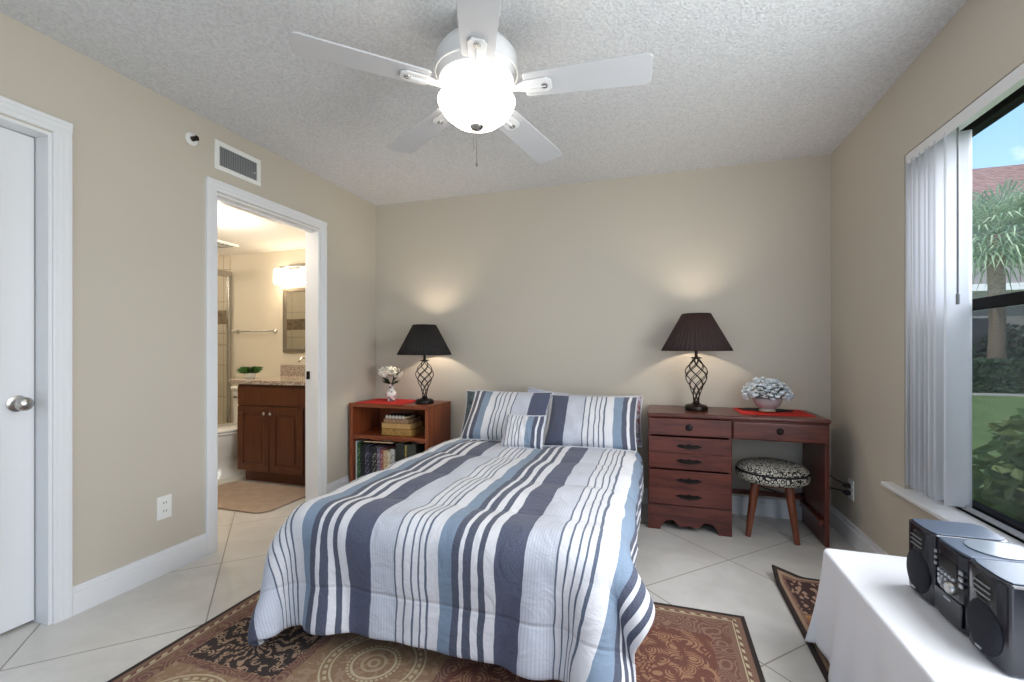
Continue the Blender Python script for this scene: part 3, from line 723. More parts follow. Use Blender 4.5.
MB().lathe([(0, 0), (.02, 0), (.018, .004), (.007, .008), (.007, .014), (.012, .018), (.01, .024), (0, .025)], (cx, Y0 - .008, .66), 20, Matrix.Rotation(PI / 2, 4, 'X')).build('knob', M['drawerpull'], d_, smooth=True)
MB().box(XP, X1 - .02, Y0 + .012, Y1 - .02, .60, DZ - .027).build('drawer_box', M['mahogy'], dk)
MB().box(X1 - .024, X1, Y0 + .006, Y1 - .01, 0, DZ - .027).build('side_panel', M['mahogz'], dk, bevel=.003)
MB().box(XP, X1 - .024, Y1 - .05, Y1 - .03, .155, .185).build('stretcher', M['mahog'], dk, bevel=.002)
MB().box(X1 - .050, X1 - .024, Y0 + .02, Y1 - .05, .115, .150).build('side_rail', M['mahogy'], dk, bevel=.004)

# stool
sx, sy = .683, 3.200
sl_ = thing('stool', (sx, sy, 0), 'round stool with black and white patterned cushion and four splayed wooden legs', 'stool')
q = NT('black_white_leaf_print'); co = q.coord(); wv = q.noise(co, 30, 2)
f = q.math('GREATER_THAN', q.math('SINE', q.math('ADD', q.math('MULTIPLY', q.vor(q.map(co, (1, 1.6, 1), rot=(0, 0, .7)), 42), 14), q.math('MULTIPLY', wv, 7))), .05)
q.base(q.mix(f, lin((36, 36, 36)), lin((206, 200, 184)))); q.p.inputs['Roughness'].default_value = .85; M['leafprint'] = q.m
sr = .200
MB().lathe([(0, .335), (sr - .02, .335), (sr - .002, .345), (sr + .006, .37), (sr + .002, .392), (sr - .004, .396)], (sx, sy, 0), 40).lathe([(sr - .004, .394), (sr + .0, .405), (sr - .02, .428), (sr - .07, .442), (0, .447)], (sx, sy, 0), 40).build('seat_cushion', M['leafprint'], sl_, smooth=50)
MB().tube([(sx + (sr + .001) * math.cos(a_ * PI / 24), sy + (sr + .001) * math.sin(a_ * PI / 24), .395) for a_ in range(48)], .006, 8, closed=True).build('piping', M['black'], sl_, smooth=True)
MB().lathe([(0, .315), (.13, .315), (.13, .336), (0, .336)], (sx, sy, 0), 32).build('seat_base', M['stoolwood'], sl_, bevel=.003)
for k in range(4):
    a_ = PI / 4 + k * PI / 2 - .19; ca, sa = math.cos(a_), math.sin(a_)
    MB().tube([(sx + ca * .125, sy + sa * .125, .318), (sx + ca * .182, sy + sa * .182, .0)], [.025, .0155], 14).build('leg', M['stoolwood'], sl_, smooth=True)

# cords between desk and outlet
crd = MB().tube([(.60, 3.485, .26), (.7, 3.48, .20), (.82, 3.47, .17), (.94, 3.48, .19), (1.0, 3.44, .30), (1.03, 3.36, .36), (1.05, 3.26, .345), (1.072, 3.185, .345)], .0035)
crd.tube([(.965, 3.40, .55), (1.02, 3.36, .545), (.99, 3.40, .46), (.96, 3.44, .40)], .0035)
tag(crd.build('power_cord', M['black'], loc=(1.0, 3.4, .3), smooth=True), 'thin black power cord looping behind the desk to the wall outlet', 'cord')
tag(MB().tube([(.965, 3.45, .10), (1.0, 3.40, .22), (1.03, 3.30, .285), (1.06, 3.20, .30), (1.072, 3.18, .302)], .0035).build('power_cord', M['black'], loc=(1.0, 3.3, .25), smooth=True), 'black power cord rising from the floor beside the desk to the lower socket', 'cord')

def outlet(y, z, wallx, sgn, label, plugs=False):
    t_ = thing('outlet', (wallx, y, z), label, 'outlet')
    MB().box(min(wallx, wallx + sgn * .006), max(wallx, wallx + sgn * .006), y - .036, y + .036, z - .058, z + .058).build('cover_plate', M['plate'], t_, bevel=.002)
    for dz_ in (-.021, .021):
        xa, xb = sorted((wallx + sgn * .006, wallx + sgn * .0085))
        f_ = MB().box(xa, xb, y - .017, y + .017, z + dz_ - .014, z + dz_ + .014).build('socket', M['plate'], t_, bevel=.001)
        sm = MB()
        for yy, hh in ((-.007, .005), (.006, .006)):
            xa2, xb2 = sorted((wallx + sgn * .0084, wallx + sgn * .0092)); sm.box(xa2, xb2, y + yy - .0014, y + yy + .0014, z + dz_ - hh + .003, z + dz_ + hh + .003)
        sm.build('slots', M['slot'], f_)
outlet(1.673, .339, XL, 1, 'white duplex wall outlet on the left wall between the two doorways')
outlet(3.174, .315, XR, -1, 'white wall outlet on the right wall beside the desk with two plugs in it')
for z_, lb in ((.338, 'upper black plug in the outlet beside the desk'), (.296, 'lower black plug in the outlet beside the desk')):
    tag(MB().box(1.062, 1.090, 3.160, 3.188, z_ - .012, z_ + .012).cyl((1.063, 3.176, z_), (1.05, 3.178, z_), .007, .004).build('plug', M['black'], loc=(1.07, 3.17, z_), bevel=.003), lb, 'plug')

# ------------------------------------------------------------------ lamps
def shade_mat(name, c, tr):
    q = NT(name); q.p.inputs['Roughness'].default_value = .75; q.base(q.mix(q.noise(q.coord(), 200, 2), lin(c), lin(tuple(v * .8 for v in c))))
    tl = q.n('ShaderNodeBsdfTranslucent', {0: lin((190, 130, 110))}); ms = q.n('ShaderNodeMixShader', {0: tr})
    q.t.links.new(q.p.outputs[0], ms.inputs[1]); q.t.links.new(tl.outputs[0], ms.inputs[2]); q.t.links.new(ms.outputs[0], q.out.inputs[0]); return q.m
def table_lamp(x, y, z, sm, metal, bulbW, label, zt_, rb, rt):
    L = thing('table_lamp', (x, y, z), label, 'lamp')
    zs0 = zt_[0]; zs1 = zt_[1]      # shade bottom / top
    MB().lathe([(0, 0), (.072, 0), (.075, .012), (.070, .028), (.058, .036), (.032, .038), (.026, .045), (.020, .05), (.020, .062), (0, .062)], (x, y, z), 28).build('base', metal, L, smooth=35)
    z0 = z + .058; z1 = zs0 - .055; cg = MB()
    def R(s_):   # urn profile, narrow foot, wide shoulder
        return .017 + .054 * math.sin(PI * s_ ** 1.6) ** 1.2
    n = 8
    for sgn in (1, -1):
        for k in range(6):
            pts = []
            for i in range(33):
                s_ = i / 32; a_ = 2 * PI * k / 6 + sgn * s_ * PI * 1.35; r_ = R(s_); pts.append((x + r_ * math.cos(a_), y + r_ * math.sin(a_), z0 + s_ * (z1 - z0)))
            cg.tube(pts, .0029, 6)
    cg.build('wire_cage', metal, L, smooth=True)
    MB().lathe([(0, 0), (.018, 0), (.018, .004), (.034, .008), (.036, .013), (.014, .017), (.010, .02), (.010, .075), (.017, .078), (.017, .12), (0, .12)], (x, y, z1 - .004), 24).build('neck', metal, L, smooth=35)
    hb = z1 + .115
    bo = MB().ball((x, y, hb + .04), .030, 12, (1, 1, 1.2)).build('bulb', mat('lit_bulb', (255, 230, 190), .4, emit=(255, 226, 180), es=6), L, smooth=True)
    npl = 44
    wob = lambda a_, zz: .040 * (abs(math.sin(a_ * npl / 2 / 1)) - .5)
    shd = MB().lathe([(rb, zs0), (rb + (rt - rb) * .35, zs0 + (zs1 - zs0) * .35), (rb + (rt - rb) * .7, zs0 + (zs1 - zs0) * .7), (rt, zs1)], (x, y, 0), npl * 4, cap=False, wob=wob).build('lamp_shade', sm, L, smooth=60, solid=.002)
    rim = MB()
    for rr, zz in ((rb, zs0), (rt, zs1)): rim.tube([(x + rr * 1.006 * math.cos(2 * PI * k / 64), y + rr * 1.006 * math.sin(2 * PI * k / 64), zz) for k in range(64)], .003, 6, closed=True)
    for k in range(3): rim.tube([(x, y, zs1 - .012), (x + rt * .98 * math.cos(2 * PI * k / 3 + .5), y + rt * .98 * math.sin(2 * PI * k / 3 + .5), zs1 - .004)], .0022, 6)
    rim.tube([(x, y, hb + .005), (x + .032, y, hb + .04), (x, y, zs1 - .01)], .002, 6)
    rim.build('shade_rim', sm if False else metal, L, smooth=True)
    pl = light('lamp_light', 'POINT', (x, y, hb + .085), bulbW, (1, .86, .70), shadow_soft_size=.035)
    return L
table_lamp(-1.785, 3.275, .716, shade_mat('black_pleated_shade', (30, 26, 24), .02), M['black_iron'], 7,
           'black pleated table lamp with a wire cage stem on the low bookcase', (1.108, 1.345), .214, .092)
table_lamp(.250, 3.27, DZ + .002, shade_mat('brown_pleated_shade', (54, 38, 36), .06), M['bronze'], 5.5,
           'brown pleated table lamp with a bronze cage stem on the desk', (1.140, 1.383), .220, .090)

# ------------------------------------------------------------------ desk top things
tag(MB().box(.50, .905, 3.135, 3.46, DZ + .001, DZ + .004).build('placemat', M['red'], loc=(.7, 3.3, DZ)), 'bright red placemat under the flower bowl on the desk', 'placemat')
dl = MB(); ctr = (.685, 3.37)
poly = [(ctr[0] + (.155 + .012 * math.sin(9 * a_ * PI / 30)) * math.cos(a_ * PI / 30), ctr[1] + .085 * math.sin(a_ * PI / 30) * (1 + .06 * math.sin(9 * a_ * PI / 30))) for a_ in range(60)]
dl.prism(poly, 2, DZ + .0045, DZ + .0085)
tag(dl.build('doily', M['blackfab'], loc=(*ctr, DZ)), 'black lace doily behind the flower bowl on the red placemat', 'doily')
bx, by = .675, 3.28
fb = thing('flower_bowl', (bx, by, DZ), 'round grey bowl of small pale blue and white flowers on the desk', 'flowers')
MB().lathe([(0, .010), (.045, .010), (.047, .022), (.040, .026), (.062, .040), (.080, .066), (.086, .092), (.082, .094), (.074, .068), (0, .05)], (bx, by, DZ), 36).build('bowl', mat('grey_ceramic', (172, 166, 166), .3, 0, .05), fb, smooth=50)
MB().tube([(bx + .045 * math.cos(a_ * PI / 16), by + .045 * math.sin(a_ * PI / 16), DZ + .013) for a_ in range(32)], .0045, 6, closed=True).build('foot_ring', mat('gold_trim', (196, 180, 140), .4, .3), fb, smooth=True)
def blossom_mb(c, r, n=5, rnd=random):
    m_ = MB(); ax = rnd.uniform(0, 6); tilt = Matrix.Rotation(rnd.uniform(-.6, .6), 4, 'X') @ Matrix.Rotation(rnd.uniform(-.6, .6), 4, 'Y')
    for k in range(n):
        a_ = ax + 2 * PI * k / n
        fn = lambda u, v, a_=a_: Vector(c) + tilt @ Vector((math.cos(a_) * r * u + -math.sin(a_) * (v - .5) * r * 1.1 * math.sin(PI * min(1, u * .9 + .08)), math.sin(a_) * r * u + math.cos(a_) * (v - .5) * r * 1.1 * math.sin(PI * min(1, u * .9 + .08)), r * .5 * u * u + .3 * r * (v - .5) ** 2))
        m_.grid(fn, 4, 2)
    return m_
lf = MB(); rnd = random.Random(5)
for k in range(90):
    th, ph = rnd.uniform(0, 2 * PI), rnd.uniform(.1, 1.5)
    c = Vector((bx + .115 * math.sin(ph) * math.cos(th), by + .09 * math.sin(ph) * math.sin(th), DZ + .095 + .085 * math.cos(ph)))
    d = Vector((rnd.uniform(-1, 1), rnd.uniform(-1, 1), rnd.uniform(-.3, 1))).normalized() * .02; s2 = d.orthogonal().normalized() * .007
    lf.add([c - d, c + s2, c + d, c - s2], [(0, 1, 2, 3)])
    lf.tube([(bx, by, DZ + .07), c], .001, 4)
lf.build('leaves', mat('grey_green_leaf', (120, 132, 126), .7, 0, .2, 30), fb, recalc=False)
for k in range(96):
    gz = 1 - (k + .5) / 96 * 1.12; th = k * 2.39996; sp_ = math.sqrt(max(0, 1 - gz * gz))
    jr = rnd.uniform(.9, 1.08)
    c = (bx + .132 * sp_ * jr * math.cos(th), by + .105 * sp_ * jr * math.sin(th), DZ + .098 + .112 * gz * jr)
    cc = MB()
    for _ in range(3):
        off = Vector((rnd.uniform(-.008, .008), rnd.uniform(-.008, .008), rnd.uniform(-.006, .008)))
        bb_ = blossom_mb(Vector(c) + off, .0165, 5, rnd); cc.add(bb_.v, bb_.f)
    cc.build('blossom', M['bluepetal'], fb, recalc=False, smooth=True)

# ------------------------------------------------------------------ nightstand bookcase
NX0, NX1, NY0, NY1, NZ = -2.372, -1.660, 3.105, 3.495, .716
ns = thing('bookcase', ((NX0 + NX1) / 2, 3.3, 0), 'low cherry wood open bookcase standing in the corner left of the bed', 'bookcase')
MB().box(NX0 - .004, NX1 + .004, NY0 - .004, NY1, NZ - .03, NZ).build('top', M['cherry'], ns, bevel=.004)
MB().box(NX0, NX0 + .028, NY0, NY1, 0, NZ - .03).build('side_panel', M['cherryz'], ns, bevel=.002)
MB().box(NX1 - .030, NX1, NY0, NY1, 0, NZ - .03).build('side_panel', M['cherryz'], ns, bevel=.002)
MB().box(NX0 + .028, NX1 - .03, NY1 - .008, NY1, .05, NZ - .03).build('back_panel', M['cherryz'], ns)
pts = [(NX0 + .028, .465), (NX1 - .03, .465), (NX1 - .03, .438)]
for i in range(21):
    s_ = i / 20; pts.append((NX1 - .05 - s_ * (NX1 - NX0 - .1), .425 + .012 * abs(math.sin(s_ * PI * 3))))
pts.append((NX0 + .028, .438))
MB().prism(pts, 1, NY0 + .002, NY0 + .02).build('shelf_edging', M['cherry'], ns)
MB().box(NX0 + .028, NX1 - .03, NY0 + .02, NY1 - .008, .447, .465).build('shelf', M['cherry'], ns)
MB().box(NX0 + .028, NX1 - .03, NY0 + .01, NY1 - .008, .05, .068).build('shelf', M['cherry'], ns)
MB().box(NX0 + .028, NX1 - .03, NY0 + .03, NY0 + .045, 0, .05).build('plinth', M['cherry'], ns)
tag(MB().box(-2.325, -1.895, 3.115, 3.46, NZ + .001, NZ + .004).build('placemat', M['red'], loc=(-2.1, 3.3, NZ)), 'red placemat under the white flower vase on the low bookcase', 'placemat')
vx, vy = -2.115, 3.31
vs = thing('flower_vase', (vx, vy, NZ), 'small white patterned vase of cream flowers on the low bookcase', 'flowers')
q = NT('painted_vase'); f = q.math('GREATER_THAN', q.noise(q.coord(), 42, 2), .56); q.base(q.mix(f, lin((232, 228, 222)), lin((128, 104, 110)))); q.p.inputs['Roughness'].default_value = .2
MB().lathe([(0, .004), (.03, .004), (.034, .012), (.028, .02), (.046, .045), (.047, .065), (.034, .088), (.020, .10), (.017, .125), (.027, .145), (.023, .145), (.013, .125), (0, .12)], (vx, vy, NZ), 32).build('vase', q.m, vs, smooth=50)
rnd = random.Random(11)
for k in range(9):
    th = k * 2.4; ph = .2 + 1.15 * (k / 9)
    c = Vector((vx - .008 + .085 * math.sin(ph) * math.cos(th), vy + .05 * math.sin(ph) * math.sin(th), NZ + .185 + .065 * math.cos(ph)))
    m_ = MB()
    for lay, (rr, nn) in enumerate(((.052, 7), (.040, 6), (.027, 5))):
        b2 = blossom_mb(c + Vector((0, 0, lay * .007)), rr, nn, rnd); m_.add(b2.v, b2.f)
    m_.ball(c + Vector((0, 0, .008)), .02, 8)
    m_.build('blossom', M['petal'], vs, smooth=True, recalc=False)
m_ = MB()
for k in range(14):
    th = rnd.uniform(0, 2 * PI) if k > 5 else PI + rnd.uniform(-.5, .5); ln = rnd.uniform(.07, .13); zz = rnd.uniform(-.02, .03) if k < 10 else .1
    b0 = Vector((vx, vy, NZ + .14)); tip = Vector((vx + math.cos(th) * ln, vy + math.sin(th) * ln * .6, NZ + .17 + zz)); s2 = (tip - b0).cross(Vector((0, 0, 1))).normalized() * .016; mid = b0.lerp(tip, .6) + Vector((0, 0, .012))
    m_.add([b0, mid + s2, tip, mid - s2], [(0, 1, 2, 3)])
m_.build('leaves', M['darkleaf'], vs, recalc=False)

def book_flat(x0, x1, y0, y1, z, t, c, label, group, pages=None, rz=0):
    mt = mat('book_cover', c, .6, 0, .12, 30)
    m_ = MB().box(x0, x1, y0, y1, z, z + .003).box(x0, x1, y0, y1, z + t - .003, z + t).box(x0, x1, y1 - .003, y1, z, z + t)
    if rz:
        cc = Vector(((x0 + x1) / 2, (y0 + y1) / 2, 0)); R_ = Matrix.Translation(cc) @ Matrix.Rotation(rz, 4, 'Z') @ Matrix.Translation(-cc); m_.v = [R_ @ v for v in m_.v]
    o = m_.build('book', mt, loc=((x0 + x1) / 2, (y0 + y1) / 2, z), bevel=.0008)
    tag(o, label, 'book', group)
    p = MB().box(x0 + .004, x1 - .004, y0 + .003, y1 - .003, z + .003, z + t - .003)
    if rz: p.v = [R_ @ v for v in p.v]
    p.build('pages', pages or M['page'], o)
    return o
g1 = 'books lying in a pile on the upper shelf'
book_flat(-2.11, -1.835, 3.16, 3.36, .4655, .052, (150, 112, 54), 'golden brown book at the bottom of the pile on the upper shelf', g1, mat('gilt_page_edges', (170, 132, 70), .7, 0, .35, 60))
book_flat(-2.115, -1.85, 3.165, 3.36, .5180, .042, (176, 132, 78), 'tan book in the middle of the pile on the upper shelf', g1, mat('tan_page_edges', (196, 158, 100), .8, 0, .1, 60))
book_flat(-2.10, -1.87, 3.17, 3.36, .5605, .034, (150, 104, 80), 'patterned brown book third from the bottom of the upper shelf pile', g1, mat('worn_page_edges', (160, 128, 96), .8, 0, .4, 90))
nb = book_flat(-2.09, -1.90, 3.18, 3.34, .5950, .022, (46, 30, 26), 'dark notebook with a white ring binding on top of the upper shelf pile', g1)
rb_ = MB()
for k in range(6): rb_.tube([(-2.07 + k * .03 + .008 * math.cos(a_ * PI / 6), 3.176, .608 + .013 * math.sin(a_ * PI / 6)) for a_ in range(12)], .0025, 5, closed=True)
rb_.build('ring_binding', M['plate'], nb)

def book_up(x0, w_, h_, d_, c, label, tilt=0, group='books standing on the lower shelf'):
    q = NT('book_spine'); co = q.coord()
    z_ = q.xyz(co)[2]; blk = q.math('MULTIPLY', q.math('GREATER_THAN', q.noise(q.map(co, (60, 1, 22)), 3, 1), .60), q.math('MULTIPLY', q.math('GREATER_THAN', z_, h_ * .2), q.math('LESS_THAN', z_, h_ * .85)))
    c2 = tuple(min(255, v + 90) for v in c[0]) if len(c) < 2 else c[1]
    q.base(q.mix(blk, lin(c[0]), lin(c2))); q.p.inputs['Roughness'].default_value = .45
    y0 = 3.135; zb = .069
    m_ = MB().box(x0, x0 + .003, y0, y0 + d_, zb, zb + h_).box(x0 + w_ - .003, x0 + w_, y0, y0 + d_, zb, zb + h_).box(x0, x0 + w_, y0 - .001, y0 + .003, zb, zb + h_)
    o = m_.build('book', q.m, loc=(x0 + w_ / 2, y0 + d_ / 2, zb), bevel=.0012); tag(o, label, 'book', group)
    MB().box(x0 + .003, x0 + w_ - .003, y0 + .003, y0 + d_ - .004, zb + .004, zb + h_ - .005).build('pages', mat('white_pages', (225, 218, 200), .85), o)
x_ = -2.335
bk = [(.012, .335, ((222, 224, 222), (190, 200, 190)), 'thin tall white book at the left end of the lower shelf'),
      (.030, .325, ((44, 86, 48), (150, 180, 130)), 'tall green book beside the thin white one on the lower shelf'),
      (.040, .310, ((28, 30, 34), (60, 64, 70)), 'black book next to the green one on the lower shelf'),
      (.042, .305, ((48, 52, 66), (150, 140, 170)), 'wide dark slate book third of the dark ones on the lower shelf'),
      (.026, .300, ((30, 34, 50), (70, 76, 96)), 'slim dark navy book between wider dark volumes'),
      (.040, .300, ((38, 40, 44), (190, 188, 170)), 'black book with pale lettering on its spine'),
      (.030, .295, ((120, 104, 128), (210, 200, 214)), 'dusty lilac book right of the black lettered one'),
      (.024, .285, ((160, 90, 88), (226, 196, 190)), 'rose coloured book among the lower shelf books'),
      (.034, .275, ((214, 186, 150), (170, 130, 90)), 'cream book standing right of the rose one'),
      (.026, .270, ((226, 214, 186), (150, 130, 100)), 'ivory paperback right of the cream book'),
      (.036, .290, ((200, 198, 196), (50, 50, 56)), 'white and black patterned book right of the ivory one')]
for w_, h_, c, lb in bk:
    book_up(x_, w_, h_, .20, c, lb); x_ += w_ + .002
x_ += .012
for w_, h_, c, lb in [(.075, .345, ((34, 40, 36), (44, 50, 44)), 'tall black binder in the middle of the lower shelf'), (.016, .330, ((176, 156, 96), (120, 100, 60)), 'thin yellow-brown book between two dark binders'),
                      (.075, .338, ((62, 66, 60), (80, 84, 76)), 'grey-green binder near the right end of the lower shelf'), (.026, .27, ((130, 82, 60), (190, 150, 120)), 'short brown book at the right end of the lower shelf')]:
    if x_ + w_ < NX1 - .032: book_up(x_, w_, h_, .24, c, lb, group='binders on the lower shelf'); x_ += w_ + .004
# two albums lying flat on top of the upright books
book_flat(-2.25, -1.985, 3.115, 3.32, .4055 - .0, .014, (92, 34, 36), 'dark red album lying flat across the upright books', 'albums lying on the upright books', rz=.05)
book_flat(-2.20, -1.99, 3.14, 3.32, .4200, .010, (70, 34, 48), 'thin plum folder lying on the dark red album', 'albums lying on the upright books', rz=-.12)

# ------------------------------------------------------------------ ceiling fan
fx, fy, fz = -.672, 1.652, 2.15
fan = thing('ceiling_fan', (fx, fy, H), 'white five-blade ceiling fan with a lit frosted bowl light', 'ceiling fan')
MB().lathe([(0, H), (.075, H), (.078, H - .02), (.06, H - .05), (.02, H - .06), (.02, H - .11), (0, H - .11)], (fx, fy, 0), 32).build('canopy', M['fanwhite'], fan, smooth=40)
MB().lathe([(0, H - .09), (.06, H - .095), (.13, H - .12), (.158, H - .16), (.162, H - .21), (.145, H - .25), (.085, H - .262), (.078, H - .30), (0, H - .30)], (fx, fy, 0), 44).build('motor_housing', M['fanwhite'], fan, smooth=40)
q = NT('white_motor_vents')
vt = MB().tube([(fx + .160 * math.cos(a_ * PI / 24), fy + .160 * math.sin(a_ * PI / 24), H - .222) for a_ in range(48)], .004, 6, closed=True)
vt.build('trim_ring', M['fanwhite'], fan, smooth=True)
A0 = 3.85043435
M['blade'] = mat('pale_grey_blade', (196, 196, 198), .45)
for k in range(5):
    a_ = A0 - k * 2 * PI / 5
    Rm = Matrix.Translation(Vector((fx, fy, fz))) @ Matrix.Rotation(math.radians(-2.6), 4, 'X') @ Matrix.Rotation(a_, 4, 'Z') @ Matrix.Rotation(math.radians(-8), 4, 'X')
    pts = []
    for (r_, w_) in ((.19, .050), (.20, .058), (.30, .062), (.45, .067), (.63, .072), (.648, .068), (.658, .055)): pts.append((r_, w_))
    poly = [(r_, w_) for r_, w_ in pts] + [(r_, -w_) for r_, w_ in pts[::-1]]
    b = MB().prism(poly, 2, 0, .007); b.v = [Rm @ v for v in b.v]
    b.build('blade', M['blade'], fan, bevel=.002)
    ar = MB().prism([(.10, .016), (.16, .012), (.20, .030), (.275, .034), (.295, .020), (.295, -.020), (.275, -.034), (.20, -.030), (.16, -.012), (.10, -.016)], 2, -.008, -.001)
    ar.tube([(.08, 0, -.004), (.20, 0, -.010), (.275, 0, -.009)], [.012, .008, .005], 8)
    ar.v = [Rm @ v for v in ar.v]; ao = ar.build('blade_arm', M['fanwhite'], fan, bevel=.002)
    sc_ = MB().lathe([(0, -.013), (.012, -.013), (.013, -.008), (0, -.008)], (.268, 0, 0), 14); sc_.v = [Rm @ v for v in sc_.v]; sc_.build('screw_cap', M['chrome'], ao, smooth=True)
bz = 2.018
q = NT('lit_frosted_glass'); q.base(lin((250, 246, 238))); q.p.inputs['Roughness'].default_value = .4
q.p.inputs['Emission Color'].default_value = (1, .93, .83, 1); q.p.inputs['Emission Strength'].default_value = 5.5; M['bowl'] = q.m
MB().lathe([(.06, 2.155), (.085, 2.15), (.085, 2.125), (.06, 2.12)], (fx, fy, 0), 32).build('light_collar', M['fanwhite'], fan, smooth=40)
prof = [(.070, 2.128), (.110, 2.126), (.146, 2.120), (.152, 2.110), (.146, 2.095), (.126, 2.062), (.092, 2.034), (.05, 2.018), (.012, 2.013), (.0, 2.013)]
MB().lathe(prof, (fx, fy, 0), 44).build('light_bowl', M['bowl'], fan, smooth=60, label='lit frosted glass bowl')
MB().lathe([(0, 2.000), (.012, 2.001), (.022, 2.007), (.027, 2.015), (0, 2.018)], (fx, fy, 0), 24).build('finial', M['chrome'], fan, smooth=True)
MB().cyl((fx, fy, 2.003), (fx, fy, 1.875), .0014, n=6).lathe([(0, 1.858), (.004, 1.861), (.004, 1.874), (0, 1.878)], (fx, fy, 0), 10).cyl((fx - .012, fy, 2.003), (fx - .012, fy, 1.925), .0012, n=6).build('pull_chain', mat('dark_chain', (110, 108, 104), .4, .6), fan, smooth=True)

# ------------------------------------------------------------------ wall vent and sprinkler
y0, y1, z0, z1 = 1.949, 2.262, 2.178, 2.345
av = thing('air_vent', (XL, (y0 + y1) / 2, z0), 'white rectangular air vent grille high on the left wall', 'vent')
m_ = MB(); t_ = .028
m_.box(XL, XL + .010, y0, y1, z0, z0 + t_).box(XL, XL + .010, y0, y1, z1 - t_, z1).box(XL, XL + .010, y0, y0 + t_, z0 + t_, z1 - t_).box(XL, XL + .010, y1 - t_, y1, z0 + t_, z1 - t_)
m_.build('frame', M['plate'], av, bevel=.003)
MB().box(XL + .0005, XL + .002, y0 + t_, y1 - t_, z0 + t_, z1 - t_).build('backing', mat('vent_dark', (70, 68, 66), .8), av)
gv = mat('grey_louvre', (150, 150, 150), .5)
n = 22
for k in range(n):
    yy = y0 + t_ + (k + .5) * (y1 - y0 - 2 * t_) / n
    MB().box(-.003, .003, -.0012, .0012, z0 + t_, z1 - t_, Matrix.Translation((XL + .005, yy, 0)) @ Matrix.Rotation(.6, 4, 'Z')).build('louvre', gv, av)
MB().cyl((XL + .004, y1 - t_ - .02, z0 + .07), (XL + .014, y1 - t_ - .02, z0 + .07), .003, n=8).build('damper_lever', M['plate'], av)
spk = thing('sprinkler', (XL, 1.818, 2.285), 'small round white fire sprinkler high on the left wall', 'sprinkler')
RXX = Matrix.Rotation(PI / 2, 4, 'Y')
MB().lathe([(.014, 0), (.034, 0), (.034, .004), (.028, .010), (.014, .010)], (XL, 1.818, 2.285), 28, RXX, cap=False).build('escutcheon', M['plate'], spk, smooth=40)
MB().lathe([(0, 0), (.014, .0), (.012, .02), (.006, .024), (.006, .036), (0, .036)], (XL, 1.818, 2.285), 16, RXX).lathe([(0, .036), (.014, .036), (.014, .039), (0, .039)], (XL, 1.818, 2.285), 16, RXX).build('head', M['bronze'], spk, smooth=40, label='dark metal sprinkler head')

# ------------------------------------------------------------------ bathroom beyond the doorway
BXL, BYB, BH, BY0_ = -5.05, 3.6, 2.13, 1.2
BR = XL - T
M['bathwall'] = mat('bathroom_wall_paint', (216, 206, 186), .7)
struct(MB().box(BXL, BR, BYB, BYB + .1, 0, 2.3).build('wall_bathroom_back', M['bathwall']))
struct(MB().box(BXL - .1, BXL, BY0_, BYB, 0, 2.3).build('wall_bathroom_left', M['bathwall']))
struct(MB().box(BXL, BR, BY0_ - .1, BY0_, 0, 2.3).build('wall_bathroom_front', M['bathwall']))
struct(MB().box(BXL, BR, BY0_, BYB, BH, BH + .1).build('ceiling_bathroom', M['bathceil']))
struct(MB().box(-4.19, -3.48, BYB - .012, BYB, 0, .10).build('baseboard_bathroom', M['white'], bevel=.003))
q = NT('shower_wall_tile'); o_ = q.coord(); br = q.n('ShaderNodeTexBrick', {'Vector': q.map(o_, (1, 1, 1), rot=(PI / 2, 0, 0))})
br.inputs['Color1'].default_value = lin((206, 194, 174)); br.inputs['Color2'].default_value = lin((198, 186, 166)); br.inputs['Mortar'].default_value = lin((140, 128, 110))
br.inputs['Scale'].default_value = 1; br.inputs['Brick Width'].default_value = .33; br.inputs['Row Height'].default_value = .33; br.inputs['Mortar Size'].default_value = .003; br.offset = 0
zc = q.xyz(o_)[2]; bnd = q.math('MULTIPLY', q.math('GREATER_THAN', zc, 1.415), q.math('LESS_THAN', zc, 1.56))
mos = q.mix(q.vor(q.map(o_, (1, 1, 2.2)), 26, out='Color'), lin((70, 56, 42)), lin((150, 130, 104)), 'MIX')
q.base(q.mix(bnd, br.outputs[0], mos)); q.p.inputs['Roughness'].default_value = .25
struct(MB().box(BXL + .001, -4.21, BYB - .012, BYB - .001, 0, BH).box(BXL + .001, BXL + .012, 2.3, BYB - .012, 0, BH).box(BXL + .001, -4.21, 2.29, 2.3, 0, BH).build('wall_shower', q.m))
sd = thing('shower_door', (-4.2, 3.0, 0), 'framed sliding glass shower door at the back of the bathroom', 'shower door')
MB().box(-4.225, -4.175, 2.3, BYB - .012, 1.90, 1.955).box(-4.225, -4.175, 2.3, BYB - .012, .02, .06).box(-4.215, -4.185, BYB - .045, BYB - .012, .06, 1.90).box(-4.225, -4.165, 2.3, 2.33, 0, 1.95).build('frame', M['chrome'], sd, bevel=.002)
MB().box(-4.203, -4.197, 2.33, BYB - .045, .06, 1.90).build('glass_panel', M['showerglass'], sd)
MB().cyl((-4.15, 2.9, 1.2), (-4.15, 3.5, 1.2), .009).cyl((-4.15, 2.92, 1.2), (-4.197, 2.92, 1.2), .006).cyl((-4.15, 3.48, 1.2), (-4.197, 3.48, 1.2), .006).build('handle_bar', M['chrome'], sd, smooth=True)
MB().box(-4.25, -4.15, 2.3, BYB - .012, 0, .02).build('curb', M['porcelain'], sd)
tb = thing('towel_bar', (-3.86, 3.6, 1.335), 'bare chrome towel bar on the bathroom wall above the toilet', 'towel bar')
MB().cyl((-4.11, 3.535, 1.335), (-3.62, 3.535, 1.335), .008).build('bar', M['chrome'], tb, smooth=True)
